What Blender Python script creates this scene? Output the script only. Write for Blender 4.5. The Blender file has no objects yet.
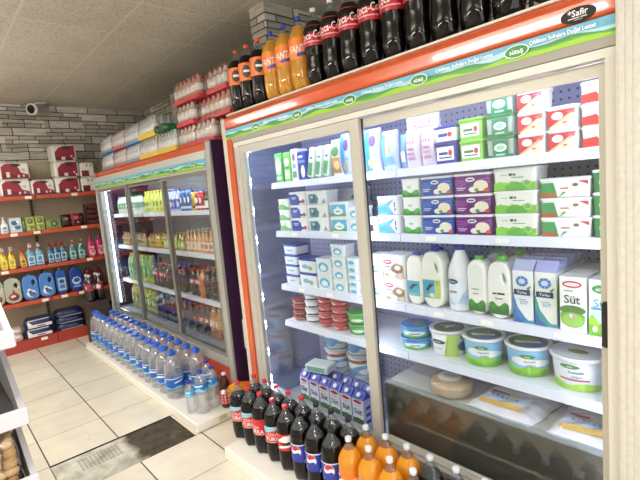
import bpy, bmesh, math, random
from mathutils import Vector, Matrix
random.seed(7)
PI = math.pi
scene = bpy.context.scene
COL = scene.collection

# ------------------------------------------------------------------ materials
def lin(h):
    h = h.lstrip('#')
    out = []
    for i in (0, 2, 4):
        c = int(h[i:i+2], 16) / 255
        out.append(c / 12.92 if c <= .04045 else ((c + .055) / 1.055) ** 2.4)
    return (*out, 1)

_mats = {}
def P(h, rough=.5, metal=0.0, coat=0.0, name=None):
    key = (h, rough, metal, coat)
    if key not in _mats:
        m = bpy.data.materials.new(name or 'paint_' + h)
        m.use_nodes = True
        b = m.node_tree.nodes['Principled BSDF']
        b.inputs['Base Color'].default_value = lin(h)
        b.inputs['Roughness'].default_value = rough
        b.inputs['Metallic'].default_value = metal
        b.inputs['Coat Weight'].default_value = coat
        b.inputs['Coat Roughness'].default_value = .06
        _mats[key] = m
    return _mats[key]

def nodes_mat(name):
    m = bpy.data.materials.new(name); m.use_nodes = True
    nt = m.node_tree; nt.nodes.clear()
    out = nt.nodes.new('ShaderNodeOutputMaterial')
    return m, nt, out

def emit(h, s, name):
    m, nt, out = nodes_mat(name)
    e = nt.nodes.new('ShaderNodeEmission'); e.inputs[0].default_value = lin(h); e.inputs[1].default_value = s
    nt.links.new(e.outputs[0], out.inputs[0]); return m

def thin_glass(name, tint='f4f8f8', ior=1.45, rough=.01, milk=0.0, milk_col='ffffff', boost=1.0):
    """a thin clear sheet: see-through with a Fresnel reflection, optionally a little milky"""
    m, nt, out = nodes_mat(name); N = nt.nodes; L = nt.links
    t = N.new('ShaderNodeBsdfTransparent'); t.inputs[0].default_value = lin(tint)
    g = N.new('ShaderNodeBsdfGlossy'); g.inputs['Roughness'].default_value = rough
    f0 = ((ior - 1) / (ior + 1)) ** 2                                   # Schlick's curve, the same from both sides of the sheet
    lw = N.new('ShaderNodeLayerWeight'); lw.inputs['Blend'].default_value = .5
    f = mth(nt, 'ADD', mth(nt, 'MULTIPLY', mth(nt, 'POWER', lw.outputs['Facing'], 5.0), 1 - f0), f0)
    mx = N.new('ShaderNodeMixShader')
    src = t
    if milk:
        d = N.new('ShaderNodeBsdfDiffuse'); d.inputs[0].default_value = lin(milk_col)
        tr = N.new('ShaderNodeBsdfTranslucent'); tr.inputs[0].default_value = lin(milk_col)
        dd = N.new('ShaderNodeMixShader'); dd.inputs[0].default_value = .4
        L.new(d.outputs[0], dd.inputs[1]); L.new(tr.outputs[0], dd.inputs[2])
        m2 = N.new('ShaderNodeMixShader'); m2.inputs[0].default_value = milk
        L.new(t.outputs[0], m2.inputs[1]); L.new(dd.outputs[0], m2.inputs[2]); src = m2
    mu = N.new('ShaderNodeMath'); mu.operation = 'MULTIPLY'; mu.inputs[1].default_value = boost; mu.use_clamp = True
    L.new(f, mu.inputs[0])
    L.new(mu.outputs[0], mx.inputs[0]); L.new(src.outputs[0], mx.inputs[1]); L.new(g.outputs[0], mx.inputs[2])
    L.new(mx.outputs[0], out.inputs[0]); return m

def liquid(name, h, rough=.07, glow=0.0):
    m = bpy.data.materials.new(name); m.use_nodes = True
    b = m.node_tree.nodes['Principled BSDF']
    b.inputs['Base Color'].default_value = lin(h); b.inputs['Roughness'].default_value = .35
    b.inputs['Coat Weight'].default_value = 1.0; b.inputs['Coat Roughness'].default_value = rough; b.inputs['Coat IOR'].default_value = 1.4; b.inputs['Specular IOR Level'].default_value = 0.0
    if glow:
        b.inputs['Subsurface Weight'].default_value = glow
        b.inputs['Subsurface Radius'].default_value = (.03, .015, .004)
        b.inputs['Subsurface Scale'].default_value = 1.0
    return m

def pos_nodes(nt, space='world'):
    if space == 'world':
        g = nt.nodes.new('ShaderNodeNewGeometry'); return g.outputs['Position']
    t = nt.nodes.new('ShaderNodeTexCoord'); return t.outputs['Object']

def mth(nt, op, a, b=None, c=None):
    n = nt.nodes.new('ShaderNodeMath'); n.operation = op
    for i, x in enumerate((a, b, c)):
        if x is None: continue
        if isinstance(x, (int, float)): n.inputs[i].default_value = x
        else: nt.links.new(x, n.inputs[i])
    return n.outputs[0]

def mixc(nt, fac, a, b, mode='MIX'):
    n = nt.nodes.new('ShaderNodeMix'); n.data_type = 'RGBA'; n.blend_type = mode
    for i, x in ((0, fac), (6, a), (7, b)):
        if isinstance(x, (int, float)): n.inputs[i].default_value = x
        elif isinstance(x, tuple): n.inputs[i].default_value = x
        else: nt.links.new(x, n.inputs[i])
    return n.outputs[2]

def noise(nt, vec, scale, detail=3, rough=.5):
    n = nt.nodes.new('ShaderNodeTexNoise'); n.inputs['Scale'].default_value = scale
    n.inputs['Detail'].default_value = detail; n.inputs['Roughness'].default_value = rough
    nt.links.new(vec, n.inputs['Vector']); return n.outputs['Fac']

def ramp(nt, fac, stops):
    n = nt.nodes.new('ShaderNodeValToRGB'); e = n.color_ramp.elements
    while len(e) < len(stops): e.new(.5)
    for el, (p, c) in zip(e, stops):
        el.position = p; el.color = lin(c) if isinstance(c, str) else (c, c, c, 1)
    nt.links.new(fac, n.inputs[0]); return n.outputs[0]

def grid_line(nt, coord, origin, pitch, half):
    """1 on a line of half-width `half` every `pitch` along a coordinate"""
    a = mth(nt, 'SUBTRACT', coord, origin)
    b = mth(nt, 'PINGPONG', a, pitch / 2)
    return mth(nt, 'LESS_THAN', b, half)

def principled(nt, out, color, rough=.5, bump=None, bstr=.3, bdist=.01, metal=0):
    b = nt.nodes.new('ShaderNodeBsdfPrincipled')
    if isinstance(color, tuple): b.inputs['Base Color'].default_value = color
    else: nt.links.new(color, b.inputs['Base Color'])
    if isinstance(rough, (int, float)): b.inputs['Roughness'].default_value = rough
    else: nt.links.new(rough, b.inputs['Roughness'])
    b.inputs['Metallic'].default_value = metal
    if bump is not None:
        bn = nt.nodes.new('ShaderNodeBump'); bn.inputs['Strength'].default_value = bstr; bn.inputs['Distance'].default_value = bdist
        nt.links.new(bump, bn.inputs['Height']); nt.links.new(bn.outputs[0], b.inputs['Normal'])
    nt.links.new(b.outputs[0], out.inputs[0]); return b

def floor_material():
    m, nt, out = nodes_mat('ceramic_floor_tiles')
    p = pos_nodes(nt); s = nt.nodes.new('ShaderNodeSeparateXYZ'); nt.links.new(p, s.inputs[0])
    lx = grid_line(nt, s.outputs[0], .364, .405, .0042)
    ly = grid_line(nt, s.outputs[1], 3.07, .405, .0021)
    ly2 = grid_line(nt, s.outputs[1], 3.07, 1.215, .003)
    ly = mth(nt, 'MAXIMUM', ly, ly2)
    line = mth(nt, 'MAXIMUM', lx, ly)
    fx = mth(nt, 'FLOOR', mth(nt, 'DIVIDE', mth(nt, 'SUBTRACT', s.outputs[0], .364), .405))
    fy = mth(nt, 'FLOOR', mth(nt, 'DIVIDE', mth(nt, 'SUBTRACT', s.outputs[1], 3.07), .405))
    cv = nt.nodes.new('ShaderNodeCombineXYZ'); nt.links.new(fx, cv.inputs[0]); nt.links.new(fy, cv.inputs[1])
    wn = nt.nodes.new('ShaderNodeTexWhiteNoise'); nt.links.new(cv.outputs[0], wn.inputs['Vector'])
    tile = ramp(nt, wn.outputs['Value'], [(0, 'd3cab6'), (1, 'e2dac8')])
    cloud = ramp(nt, noise(nt, p, 5, 4), [(.3, .86), (.7, 1.0)])
    tile = mixc(nt, 1.0, tile, cloud, 'MULTIPLY')
    # scuffs and a few cracks
    sc = nt.nodes.new('ShaderNodeMapping'); sc.inputs['Scale'].default_value = (5, 14, 1); sc.inputs['Rotation'].default_value = (0, 0, .5)
    nt.links.new(p, sc.inputs[0])
    scr = ramp(nt, noise(nt, sc.outputs[0], 1.3, 6, .7), [(.62, 0.0), (.72, 1.0)])
    blot = ramp(nt, noise(nt, p, 2.1, 2), [(.5, 0.0), (.62, 1.0)])
    dirt = mth(nt, 'MULTIPLY', mth(nt, 'MULTIPLY', scr, blot), .55)
    tile = mixc(nt, dirt, tile, lin('8d8270'))
    v = nt.nodes.new('ShaderNodeTexVoronoi'); v.feature = 'DISTANCE_TO_EDGE'; v.inputs['Scale'].default_value = 2.3
    vm = nt.nodes.new('ShaderNodeMapping'); vm.inputs['Rotation'].default_value = (0, 0, .7); nt.links.new(p, vm.inputs[0]); nt.links.new(vm.outputs[0], v.inputs['Vector'])
    crack = mth(nt, 'MULTIPLY', mth(nt, 'LESS_THAN', v.outputs['Distance'], .004), ramp(nt, noise(nt, p, 1.7, 1), [(.60, 0.0), (.66, 1.0)]))
    tile = mixc(nt, mth(nt, 'MULTIPLY', crack, .45), tile, lin('6b6252'))
    col = mixc(nt, line, tile, lin('4a443a'))
    rough = mth(nt, 'ADD', mth(nt, 'MULTIPLY', line, .5), .3)
    principled(nt, out, col, rough, mth(nt, 'SUBTRACT', 1.0, line), .25, .004)
    return m

def patch_material():
    m, nt, out = nodes_mat('bare_screed_under_missing_tile')
    p = pos_nodes(nt); s = nt.nodes.new('ShaderNodeSeparateXYZ'); nt.links.new(p, s.inputs[0])
    n1 = noise(nt, p, 9, 6, .65)
    grey = ramp(nt, n1, [(.3, '8f8b80'), (.5, 'b5b1a4'), (.7, 'd0ccbe')])
    dark = ramp(nt, noise(nt, p, 14, 6, .7), [(.3, '1d1913'), (.6, '4b4132'), (.8, '7a6d56')])
    w = mth(nt, 'ADD', s.outputs[0], mth(nt, 'MULTIPLY', mth(nt, 'SUBTRACT', noise(nt, p, 5, 3), .5), .22))
    k = nt.nodes.new('ShaderNodeMapRange'); k.inputs[1].default_value = .76; k.inputs[2].default_value = .82
    nt.links.new(w, k.inputs[0])
    # imprint of the old tile back: a patch of small ribs
    gx = grid_line(nt, s.outputs[0], 0, .022, .0045); gy = grid_line(nt, s.outputs[1], 0, .03, .006)
    g = mth(nt, 'MAXIMUM', gx, gy)
    inx = mth(nt, 'MULTIPLY', mth(nt, 'GREATER_THAN', s.outputs[0], .50), mth(nt, 'LESS_THAN', s.outputs[0], .74))
    iny = mth(nt, 'MULTIPLY', mth(nt, 'GREATER_THAN', s.outputs[1], 2.86), mth(nt, 'LESS_THAN', s.outputs[1], 3.02))
    g = mth(nt, 'MULTIPLY', mth(nt, 'MULTIPLY', g, mth(nt, 'MULTIPLY', inx, iny)), .5)
    grey = mixc(nt, g, grey, lin('605c52'))
    col = mixc(nt, k.outputs[0], grey, dark)
    principled(nt, out, col, .85, n1, .6, .01)
    return m

def ceiling_material():
    m, nt, out = nodes_mat('mineral_fibre_ceiling_tiles')
    p = pos_nodes(nt); s = nt.nodes.new('ShaderNodeSeparateXYZ'); nt.links.new(p, s.inputs[0])
    lx = grid_line(nt, s.outputs[0], 1.25, .6, .008); ly = grid_line(nt, s.outputs[1], 4.13, .6, .008)
    line = mth(nt, 'MAXIMUM', lx, ly)
    base = ramp(nt, noise(nt, p, 3, 3), [(.3, 'c6c0b4'), (.7, 'd2ccc0')])
    pits = ramp(nt, noise(nt, p, 85, 3, .6), [(.33, 0.55), (.50, 1.0)])
    base = mixc(nt, 1.0, base, pits, 'MULTIPLY')
    col = mixc(nt, line, base, lin('d3ccc0'))
    principled(nt, out, col, .9, pits, .3, .005)
    return m

def stone_material(name, axis):
    """strips of split stone in courses; axis 0: wall along X, axis 1: wall along Y"""
    m, nt, out = nodes_mat(name)
    p = pos_nodes(nt); s = nt.nodes.new('ShaderNodeSeparateXYZ'); nt.links.new(p, s.inputs[0])
    if axis == 2: hor = mth(nt, 'ADD', s.outputs[0], s.outputs[1])
    else: hor = s.outputs[axis]
    cv = nt.nodes.new('ShaderNodeCombineXYZ'); nt.links.new(hor, cv.inputs[0]); nt.links.new(s.outputs[2], cv.inputs[1])
    # slight waviness so the courses are not ruler-straight
    nz = noise(nt, cv.outputs[0], 3.0, 2)
    off = mth(nt, 'MULTIPLY', mth(nt, 'SUBTRACT', nz, .5), .02)
    cv2 = nt.nodes.new('ShaderNodeCombineXYZ'); nt.links.new(hor, cv2.inputs[0]); nt.links.new(mth(nt, 'ADD', s.outputs[2], off), cv2.inputs[1])
    def brick(w, h, off, mortar):
        b = nt.nodes.new('ShaderNodeTexBrick'); nt.links.new(cv2.outputs[0], b.inputs['Vector'])
        b.offset = off; b.squash = .62; b.squash_frequency = 3
        b.inputs['Scale'].default_value = 1; b.inputs['Brick Width'].default_value = w; b.inputs['Row Height'].default_value = h
        b.inputs['Mortar Size'].default_value = mortar; b.inputs['Mortar Smooth'].default_value = .25; b.inputs['Bias'].default_value = 0
        b.inputs['Color1'].default_value = lin('aaa59a'); b.inputs['Color2'].default_value = lin('efeae0'); b.inputs['Mortar'].default_value = lin('35322c')
        return b
    b1 = brick(.36, .095, .37, .0055); b2 = brick(.27, .0475, .55, .0045)
    vor = nt.nodes.new('ShaderNodeTexWhiteNoise')
    fx = mth(nt, 'FLOOR', mth(nt, 'DIVIDE', hor, .43)); fy = mth(nt, 'FLOOR', mth(nt, 'DIVIDE', s.outputs[2], .095))
    c3 = nt.nodes.new('ShaderNodeCombineXYZ'); nt.links.new(fx, c3.inputs[0]); nt.links.new(fy, c3.inputs[1]); nt.links.new(c3.outputs[0], vor.inputs['Vector'])
    sel = mth(nt, 'GREATER_THAN', vor.outputs['Value'], .5)
    col = mixc(nt, sel, b1.outputs['Color'], b2.outputs['Color'])
    mor = mth(nt, 'ADD', mth(nt, 'MULTIPLY', b1.outputs['Fac'], mth(nt, 'SUBTRACT', 1.0, sel)), mth(nt, 'MULTIPLY', b2.outputs['Fac'], sel))
    st = nt.nodes.new('ShaderNodeMapping'); st.inputs['Scale'].default_value = (3, 22, 3); nt.links.new(cv.outputs[0], st.inputs[0])
    grain = ramp(nt, noise(nt, st.outputs[0], 2.0, 5, .6), [(.3, .62), (.62, 1.0)])
    col = mixc(nt, 1.0, col, grain, 'MULTIPLY')
    h = mth(nt, 'ADD', mth(nt, 'SUBTRACT', 1.0, mor), mth(nt, 'MULTIPLY', grain, .4))
    principled(nt, out, col, .8, h, .5, .012)
    return m

def pegboard_material():
    m, nt, out = nodes_mat('perforated_white_steel')
    p = pos_nodes(nt); s = nt.nodes.new('ShaderNodeSeparateXYZ'); nt.links.new(p, s.inputs[0])
    def cell(c, pitch): return mth(nt, 'SUBTRACT', mth(nt, 'PINGPONG', c, pitch / 2), 0)
    a = cell(s.outputs[1], .032); b = cell(s.outputs[2], .032)
    d = mth(nt, 'SQRT', mth(nt, 'ADD', mth(nt, 'MULTIPLY', a, a), mth(nt, 'MULTIPLY', b, b)))
    hole = mth(nt, 'LESS_THAN', d, .0052)
    col = mixc(nt, hole, lin('b9bbde'), lin('565a80'))
    principled(nt, out, col, .45)
    return m

def ribbed_material():
    m, nt, out = nodes_mat('ribbed_cream_profile')
    p = pos_nodes(nt); s = nt.nodes.new('ShaderNodeSeparateXYZ'); nt.links.new(p, s.inputs[0])
    n = noise(nt, p, 60, 2)
    col = ramp(nt, n, [(.3, 'bfbab0'), (.7, 'c8c4ba')])
    principled(nt, out, col, .45)
    return m

# shared stock materials
WHITE = P('f2f2f0', .4); OFFW = P('e9e6de', .45); CREAM = P('dcd7c8', .4)
ALU = P('cfccc2', .35, .35); ALU2 = P('bdbbb4', .4, .4); GREY = P('8f8f8d', .5); BLACK = P('141414', .4)
ORANGE = P('c24e1f', .22, 0, .6); RED = P('b3352c', .4); SHELFRED = P('b8402c', .4)
GLASS = thin_glass('door_glass', 'f3f6f7', 1.5, .004)
PET = thin_glass('clear_plastic', 'e6eced', 1.5, .06, .10, 'dfe6ea', 1.3)
WATER = thin_glass('water_in_clear_plastic', 'f8fbfd', 1.45, .03, .19, 'ffffff', 3.4)
FILM = thin_glass('shrink_film', 'fafafa', 1.5, .10, .05, 'ffffff', 1.3)
CRATEPLASTIC = P('e9e9ee', .4)
COLA = liquid('cola', '0c0706', .04); ORANGEADE = thin_glass('orangeade', 'fdc870', 1.45, .03, .88, 'ffb02a', 2.0)
GOLDADE = thin_glass('golden_orangeade', 'fadc98', 1.45, .03, .72, 'fcbc3c', 2.0)

# ------------------------------------------------------------------ mesh builder
class MB:
    def __init__(s): s.v = []; s.f = []; s.m = []; s.sm = []; s.mats = []
    def mi(s, mat):
        if mat not in s.mats: s.mats.append(mat)
        return s.mats.index(mat)
    def add(s, vs, fs, mat, smooth=False):
        o = len(s.v); s.v += [tuple(x) for x in vs]; k = s.mi(mat)
        for f in fs: s.f.append([i + o for i in f]); s.m.append(k); s.sm.append(smooth)
        return s
    def box(s, x0, x1, y0, y1, z0, z1, mat):
        v = [(x, y, z) for x in (x0, x1) for y in (y0, y1) for z in (z0, z1)]
        return s.add(v, [(0, 1, 3, 2), (4, 6, 7, 5), (0, 4, 5, 1), (2, 3, 7, 6), (0, 2, 6, 4), (1, 5, 7, 3)], mat)
    def bbox(s, x0, x1, y0, y1, z0, z1, mat, b=.004):
        """box with chamfered edges, as a loft of rounded rectangles"""
        b = min(b, (x1-x0)/2.01, (y1-y0)/2.01, (z1-z0)/2.01)
        cx, cy = (x0+x1)/2, (y0+y1)/2; hx, hy = (x1-x0)/2, (y1-y0)/2
        return s.loft([rrect(hx-b, hy-b, b*.8, z0, cx, cy), rrect(hx, hy, b, z0+b, cx, cy), rrect(hx, hy, b, z1-b, cx, cy), rrect(hx-b, hy-b, b*.8, z1, cx, cy)], mat)
    def loft(s, secs, mat, smooth=False, caps=True, mats=None):
        n = len(secs[0]); o = len(s.v)
        for sec in secs: s.v += [tuple(p) for p in sec]
        for k in range(len(secs) - 1):
            mk = s.mi(mats[k] if mats else mat)
            for i in range(n):
                j = (i + 1) % n
                s.f.append([o+k*n+i, o+k*n+j, o+(k+1)*n+j, o+(k+1)*n+i]); s.m.append(mk); s.sm.append(smooth)
        if caps:
            s.f.append([o+i for i in range(n)][::-1]); s.m.append(s.mi(mats[0] if mats else mat)); s.sm.append(False)
            e = o + (len(secs)-1)*n
            s.f.append([e+i for i in range(n)]); s.m.append(s.mi(mats[-1] if mats else mat)); s.sm.append(False)
        return s
    def lathe(s, prof, mat, n=20, mats=None, cx=0, cy=0, z0=0, lobes=5, caps=True):
        """prof: (r, z) or (r, z, lobe depth)"""
        secs = []
        for p in prof:
            r, z = p[0], p[1]; lb = p[2] if len(p) > 2 else 0
            secs.append([(cx + r*(1-lb*(.5+.5*math.cos(lobes*2*PI*i/n)))*math.cos(2*PI*i/n), cy + r*(1-lb*(.5+.5*math.cos(lobes*2*PI*i/n)))*math.sin(2*PI*i/n), z0+z) for i in range(n)])
        return s.loft(secs, mat, True, caps, mats)
    def tube(s, pts, r, mat, n=8):
        secs = []; up = Vector((0, 0, 1))
        for i, p in enumerate(pts):
            a = Vector(pts[max(i-1, 0)]); b = Vector(pts[min(i+1, len(pts)-1)]); d = (b-a).normalized()
            u = d.cross(up if abs(d.z) < .9 else Vector((1, 0, 0))).normalized(); w = d.cross(u)
            secs.append([tuple(Vector(p) + u*(r*math.cos(2*PI*k/n)) + w*(r*math.sin(2*PI*k/n))) for k in range(n)])
        return s.loft(secs, mat, True)
    def prism_y(s, poly, y0, y1, mat):
        """(x, z) outline swept along Y"""
        return s.loft([[(x, y0, z) for x, z in poly], [(x, y1, z) for x, z in poly]], mat)
    def mesh(s, name):
        me = bpy.data.meshes.new(name); me.from_pydata(s.v, [], s.f)
        for m in s.mats: me.materials.append(m)
        me.polygons.foreach_set('material_index', s.m); me.polygons.foreach_set('use_smooth', s.sm)
        bm = bmesh.new(); bm.from_mesh(me); bmesh.ops.recalc_face_normals(bm, faces=bm.faces[:]); bm.to_mesh(me); bm.free()
        me.update(); return me
    def obj(s, name, parent=None): return link(name, s.mesh(name), parent)

def rrect(hx, hy, r, z, cx=0, cy=0, k=3):
    r = min(r, hx*.999, hy*.999); out = []
    for sx, sy, a0 in ((1, 1, 0), (-1, 1, 90), (-1, -1, 180), (1, -1, 270)):
        for i in range(k+1):
            a = math.radians(a0 + 90*i/k)
            out.append((cx + sx*(hx-r) + r*math.cos(a), cy + sy*(hy-r) + r*math.sin(a), z))
    return out

def link(name, data, parent=None):
    o = bpy.data.objects.new(name, data); COL.objects.link(o)
    if parent is not None: o.parent = parent
    return o
def empty(name, loc=(0, 0, 0), rot=(0, 0, 0)):
    o = link(name, None); o.empty_display_size = .02; o.location = loc; o.rotation_euler = rot; return o
def tag(o, label, cat, group=None, kind=None):
    if label: o['label'] = label
    if cat: o['category'] = cat
    if group: o['group'] = group
    if kind: o['kind'] = kind
    return o
def structure(o): o['kind'] = 'structure'; return o

# ------------------------------------------------------------------ printed artwork (flat shapes laid on a surface)
_txt = {}
def text_shape(s):
    """outline of a word: 2-D vertices scaled to a cap height of 1, centred, and faces"""
    if s not in _txt:
        cu = bpy.data.curves.new('lettering', 'FONT'); cu.body = s; cu.size = 1; cu.offset = .012; cu.resolution_u = 2
        o = bpy.data.objects.new('lettering', cu)
        me = bpy.data.meshes.new_from_object(o)
        vs = [(v.co.x, v.co.y) for v in me.vertices]; fs = [list(p.vertices) for p in me.polygons]
        x0 = min(v[0] for v in vs); x1 = max(v[0] for v in vs)
        vs = [((x - (x0+x1)/2)/.7, (y - .35)/.7) for x, y in vs]
        _txt[s] = (vs, fs, (x1-x0)/.7)
        bpy.data.objects.remove(o); bpy.data.meshes.remove(me); bpy.data.curves.remove(cu)
    return _txt[s]

def art(name, els, w, h, mapper, cuts=0, rough=.4):
    """els: ('r',u0,v0,u1,v1,hex) ('e',u,v,ru,rv,hex) ('p',[(u,v)],hex) ('t',text,u,v,cap,hex[,maxwidth[,slant]]) ; u in -.5...5 of w, v 0..1 of h"""
    mb = MB()
    for i, e in enumerate(els):
        k = e[0]
        if k == 'r':
            pts = [(e[1], e[2]), (e[3], e[2]), (e[3], e[4]), (e[1], e[4])]; fs = [[0, 1, 2, 3]]; hx = e[5]; pts = [(u*w, v*h) for u, v in pts]
        elif k == 'e':
            pts = [((e[1]+e[3]*math.cos(a*PI/10))*w, (e[2]+e[4]*math.sin(a*PI/10))*h) for a in range(20)]; fs = [list(range(20))]; hx = e[5]
        elif k == 'h':                                              # a band under a wavy top: [(u, top)], base v
            pts = [(u*w, t*h) for u, t in e[1]] + [(u*w, e[2]*h) for u, t in e[1]]; q = len(e[1])
            fs = [[j, j+q, j+q+1, j+1] for j in range(q-1)]; hx = e[3]
        elif k == 'p':
            pts = [(u*w, v*h) for u, v in e[1]]; fs = [list(range(len(pts)))]; hx = e[2]
        else:
            vs, fs, tw = text_shape(e[1]); sc = e[4]*h; sx = sc
            if len(e) > 6 and e[6] and tw*sc > e[6]*w: sx = e[6]*w/tw
            sl = e[7] if len(e) > 7 else 0
            pts = [(e[2]*w + x*sx, e[3]*h + y*sc + x*sx*sl) for x, y in vs]; hx = e[5]
        bm = bmesh.new(); bv = [bm.verts.new((p[0], p[1], 0)) for p in pts]
        for f in fs:
            try: bm.faces.new([bv[q] for q in f])
            except ValueError: pass
        if len(fs) == 1 and len(pts) > 4: bmesh.ops.triangulate(bm, faces=bm.faces[:])
        if cuts:
            u0 = min(p[0] for p in pts); u1 = max(p[0] for p in pts)
            for c in range(-cuts*4, cuts*4+1):
                x = c*w*.5/cuts
                if u0 < x < u1:
                    bmesh.ops.bisect_plane(bm, geom=bm.verts[:]+bm.edges[:]+bm.faces[:], plane_co=(x, 0, 0), plane_no=(1, 0, 0))
        bm.verts.index_update()
        eps = .0007 + .0003*i
        mb.add([mapper(v.co.x, v.co.y, eps) for v in bm.verts], [[v.index for v in f.verts] for f in bm.faces], P(hx, rough), bool(cuts))
        bm.free()
    me = bpy.data.meshes.new(name); me.from_pydata(mb.v, [], mb.f)
    for m in mb.mats: me.materials.append(m)
    me.polygons.foreach_set('material_index', mb.m); me.polygons.foreach_set('use_smooth', mb.sm); me.update()
    return me

def on_front(x0, x1=None, h=1, z0=0, y0=0):
    """front face towards -X, leaning from x0 at the foot to x1 at the top"""
    x1 = x0 if x1 is None else x1
    return lambda u, v, e: (-(x0 + (x1-x0)*v/h) - e, y0-u, z0+v)
def on_round(rf, z0=0, turn=0):
    def f(u, v, e):
        r = rf(v) if callable(rf) else rf
        a = u/r + turn; r += e
        return (-r*math.cos(a), -r*math.sin(a), z0+v)
    return f
def on_top(z, x0=0): return lambda u, v, e: (x0+v, -u, z+e)
def on_side(y, h=1, x0=0): return lambda u, v, e: (x0+u, -y-e, v)      # the side that faces -Y

# ------------------------------------------------------------------ templates: a thing with parts, placed many times with shared meshes
class T:
    def __init__(s, name, cat): s.name = name; s.cat = cat; s.parts = []
    def part(s, name, me, label=None):
        r = [name, me.mesh(name) if isinstance(me, MB) else me, [], label]; s.parts.append(r); return r
    def sub(s, part, name, me): part[2].append((name, me.mesh(name) if isinstance(me, MB) else me)); return s
    def place(s, label, loc, group=None, rot=(0, 0, 0), scale=None):
        if len(s.parts) == 1 and not s.parts[0][2]:
            root = link(s.name, s.parts[0][1]); root.location = loc; root.rotation_euler = rot
        else:
            root = empty(s.name, loc, rot)
            for nm, me, subs, lb in s.parts:
                o = link(nm, me, root)
                if lb: o['label'] = lb
                for sn, sm in subs: link(sn, sm, o)
        if scale: root.scale = scale
        return tag(root, label, s.cat, group)

ORD = 'first second third fourth fifth sixth seventh eighth ninth tenth eleventh twelfth thirteenth fourteenth fifteenth sixteenth seventeenth eighteenth nineteenth twentieth'.split()
def level(i, n):
    if n == 2: return ('lower', 'upper')[i]
    if n == 3: return ('bottom', 'middle', 'topmost')[i]
    if n == 4: return ('bottom', 'second-lowest', 'second-highest', 'topmost')[i]
    return ('bottom', 'second-lowest', 'middle', 'second-highest', 'topmost')[i]

# ================================================================== THE ROOM
FX0, FX1, FY0, FY1, CZ = -2.4, 2.55, -2.6, 6.3, 2.83
hx0, hx1, hy0, hy1 = .364, 1.13, 2.665, 3.07                     # the strip of missing tiles
def plane(name, pts, mat):
    o = link(name, MB().add(pts, [tuple(range(len(pts)))], mat).mesh(name)); return structure(o)
fm = MB(); FM = floor_material()
xs = [FX0, hx0, hx1, FX1]; ys = [FY0, hy0, hy1, FY1]
for i in range(3):
    for j in range(3):
        if (i, j) != (1, 1):
            fm.add([(xs[i], ys[j], 0), (xs[i+1], ys[j], 0), (xs[i+1], ys[j+1], 0), (xs[i], ys[j+1], 0)], [(0, 1, 2, 3)], FM)
EDGE = P('2b2720', .9)
fm.add([(hx0, hy0, 0), (hx1, hy0, 0), (hx1, hy1, 0), (hx0, hy1, 0), (hx0, hy0, -.01), (hx1, hy0, -.01), (hx1, hy1, -.01), (hx0, hy1, -.01)],
       [(0, 1, 5, 4), (1, 2, 6, 5), (2, 3, 7, 6), (3, 0, 4, 7)], EDGE)
structure(fm.obj('floor'))
plane('floor_screed', [(hx0, hy0, -.009), (hx1, hy0, -.009), (hx1, hy1, -.009), (hx0, hy1, -.009)], patch_material())
plane('ceiling', [(FX0, FY0, CZ), (FX0, FY1, CZ), (FX1, FY1, CZ), (FX1, FY0, CZ)], ceiling_material())
plane('wall_back', [(FX0, FY1, 0), (FX1, FY1, 0), (FX1, FY1, CZ), (FX0, FY1, CZ)], stone_material('split_stone_back', 0))
plane('wall_right', [(FX1, FY0, 0), (FX1, FY0, CZ), (FX1, FY1, CZ), (FX1, FY1, 0)], stone_material('split_stone_side', 1))
plane('wall_left', [(FX0, FY0, 0), (FX0, FY1, 0), (FX0, FY1, CZ), (FX0, FY0, CZ)], P('d8d2c4', .8))
structure(MB().box(1.92, 2.549, 2.505, 2.68, 0, CZ, stone_material('split_stone_pillar', 2)).obj('pillar'))

# ================================================================== NEAR COOLER (two sliding glass doors)
PEG = pegboard_material(); RIB = ribbed_material()
LINER = P('dfe3f2', .3); ENDWALL = P('a9b0c6', .12, .75)
nf = tag(empty('display_fridge', (1.48, 0, 0)), 'big two-door dairy cooler with an orange fascia, bottles standing on top', 'fridge')
OX = -1.48                                                       # parts are built in world x, then shifted to the fridge's own origin
def fpart(name, mb, parent=nf, ox=OX, oy=0, label=None):
    mb.v = [(x + ox, y + oy, z) for x, y, z in mb.v]
    o = mb.obj(name, parent)
    if label: o['label'] = label
    return o
# shell: back, far end, right end, roof, floor of the well, kick
m = MB()
m.box(2.07, 2.13, .37, 2.44, .05, 2.02, GREY)
m.box(1.50, 2.13, 2.44, 2.488, .02, 2.02, P('c9c4b8', .4))
m.box(1.50, 2.13, .33, .372, .02, 2.02, P('c9c4b8', .4))
m.box(1.56, 2.13, .33, 2.488, 2.02, 2.038, P('c9c4b8', .4))
m.box(1.50, 2.07, .372, 2.44, .05, .15, GREY)
fpart('cabinet_shell', m)
fpart('back_panel', MB().box(2.05, 2.068, .374, 2.40, .152, 1.93, PEG), label='perforated white steel back')
fpart('well_floor', MB().box(1.53, 2.05, .374, 2.40, .152, .16, LINER))
fpart('end_wall', MB().box(1.56, 2.05, 2.40, 2.438, .152, 1.93, ENDWALL), label='shiny inner end wall')
fpart('end_wall', MB().box(1.56, 2.05, .372, .38, .152, 1.93, LINER))
fpart('inner_ceiling', MB().box(1.545, 2.05, .38, 2.40, 1.90, 1.93, LINER))
fpart('kick_panel', MB().bbox(1.487, 1.50, .33, 2.44, .02, .268, P('9a3b22', .4)))
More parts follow.
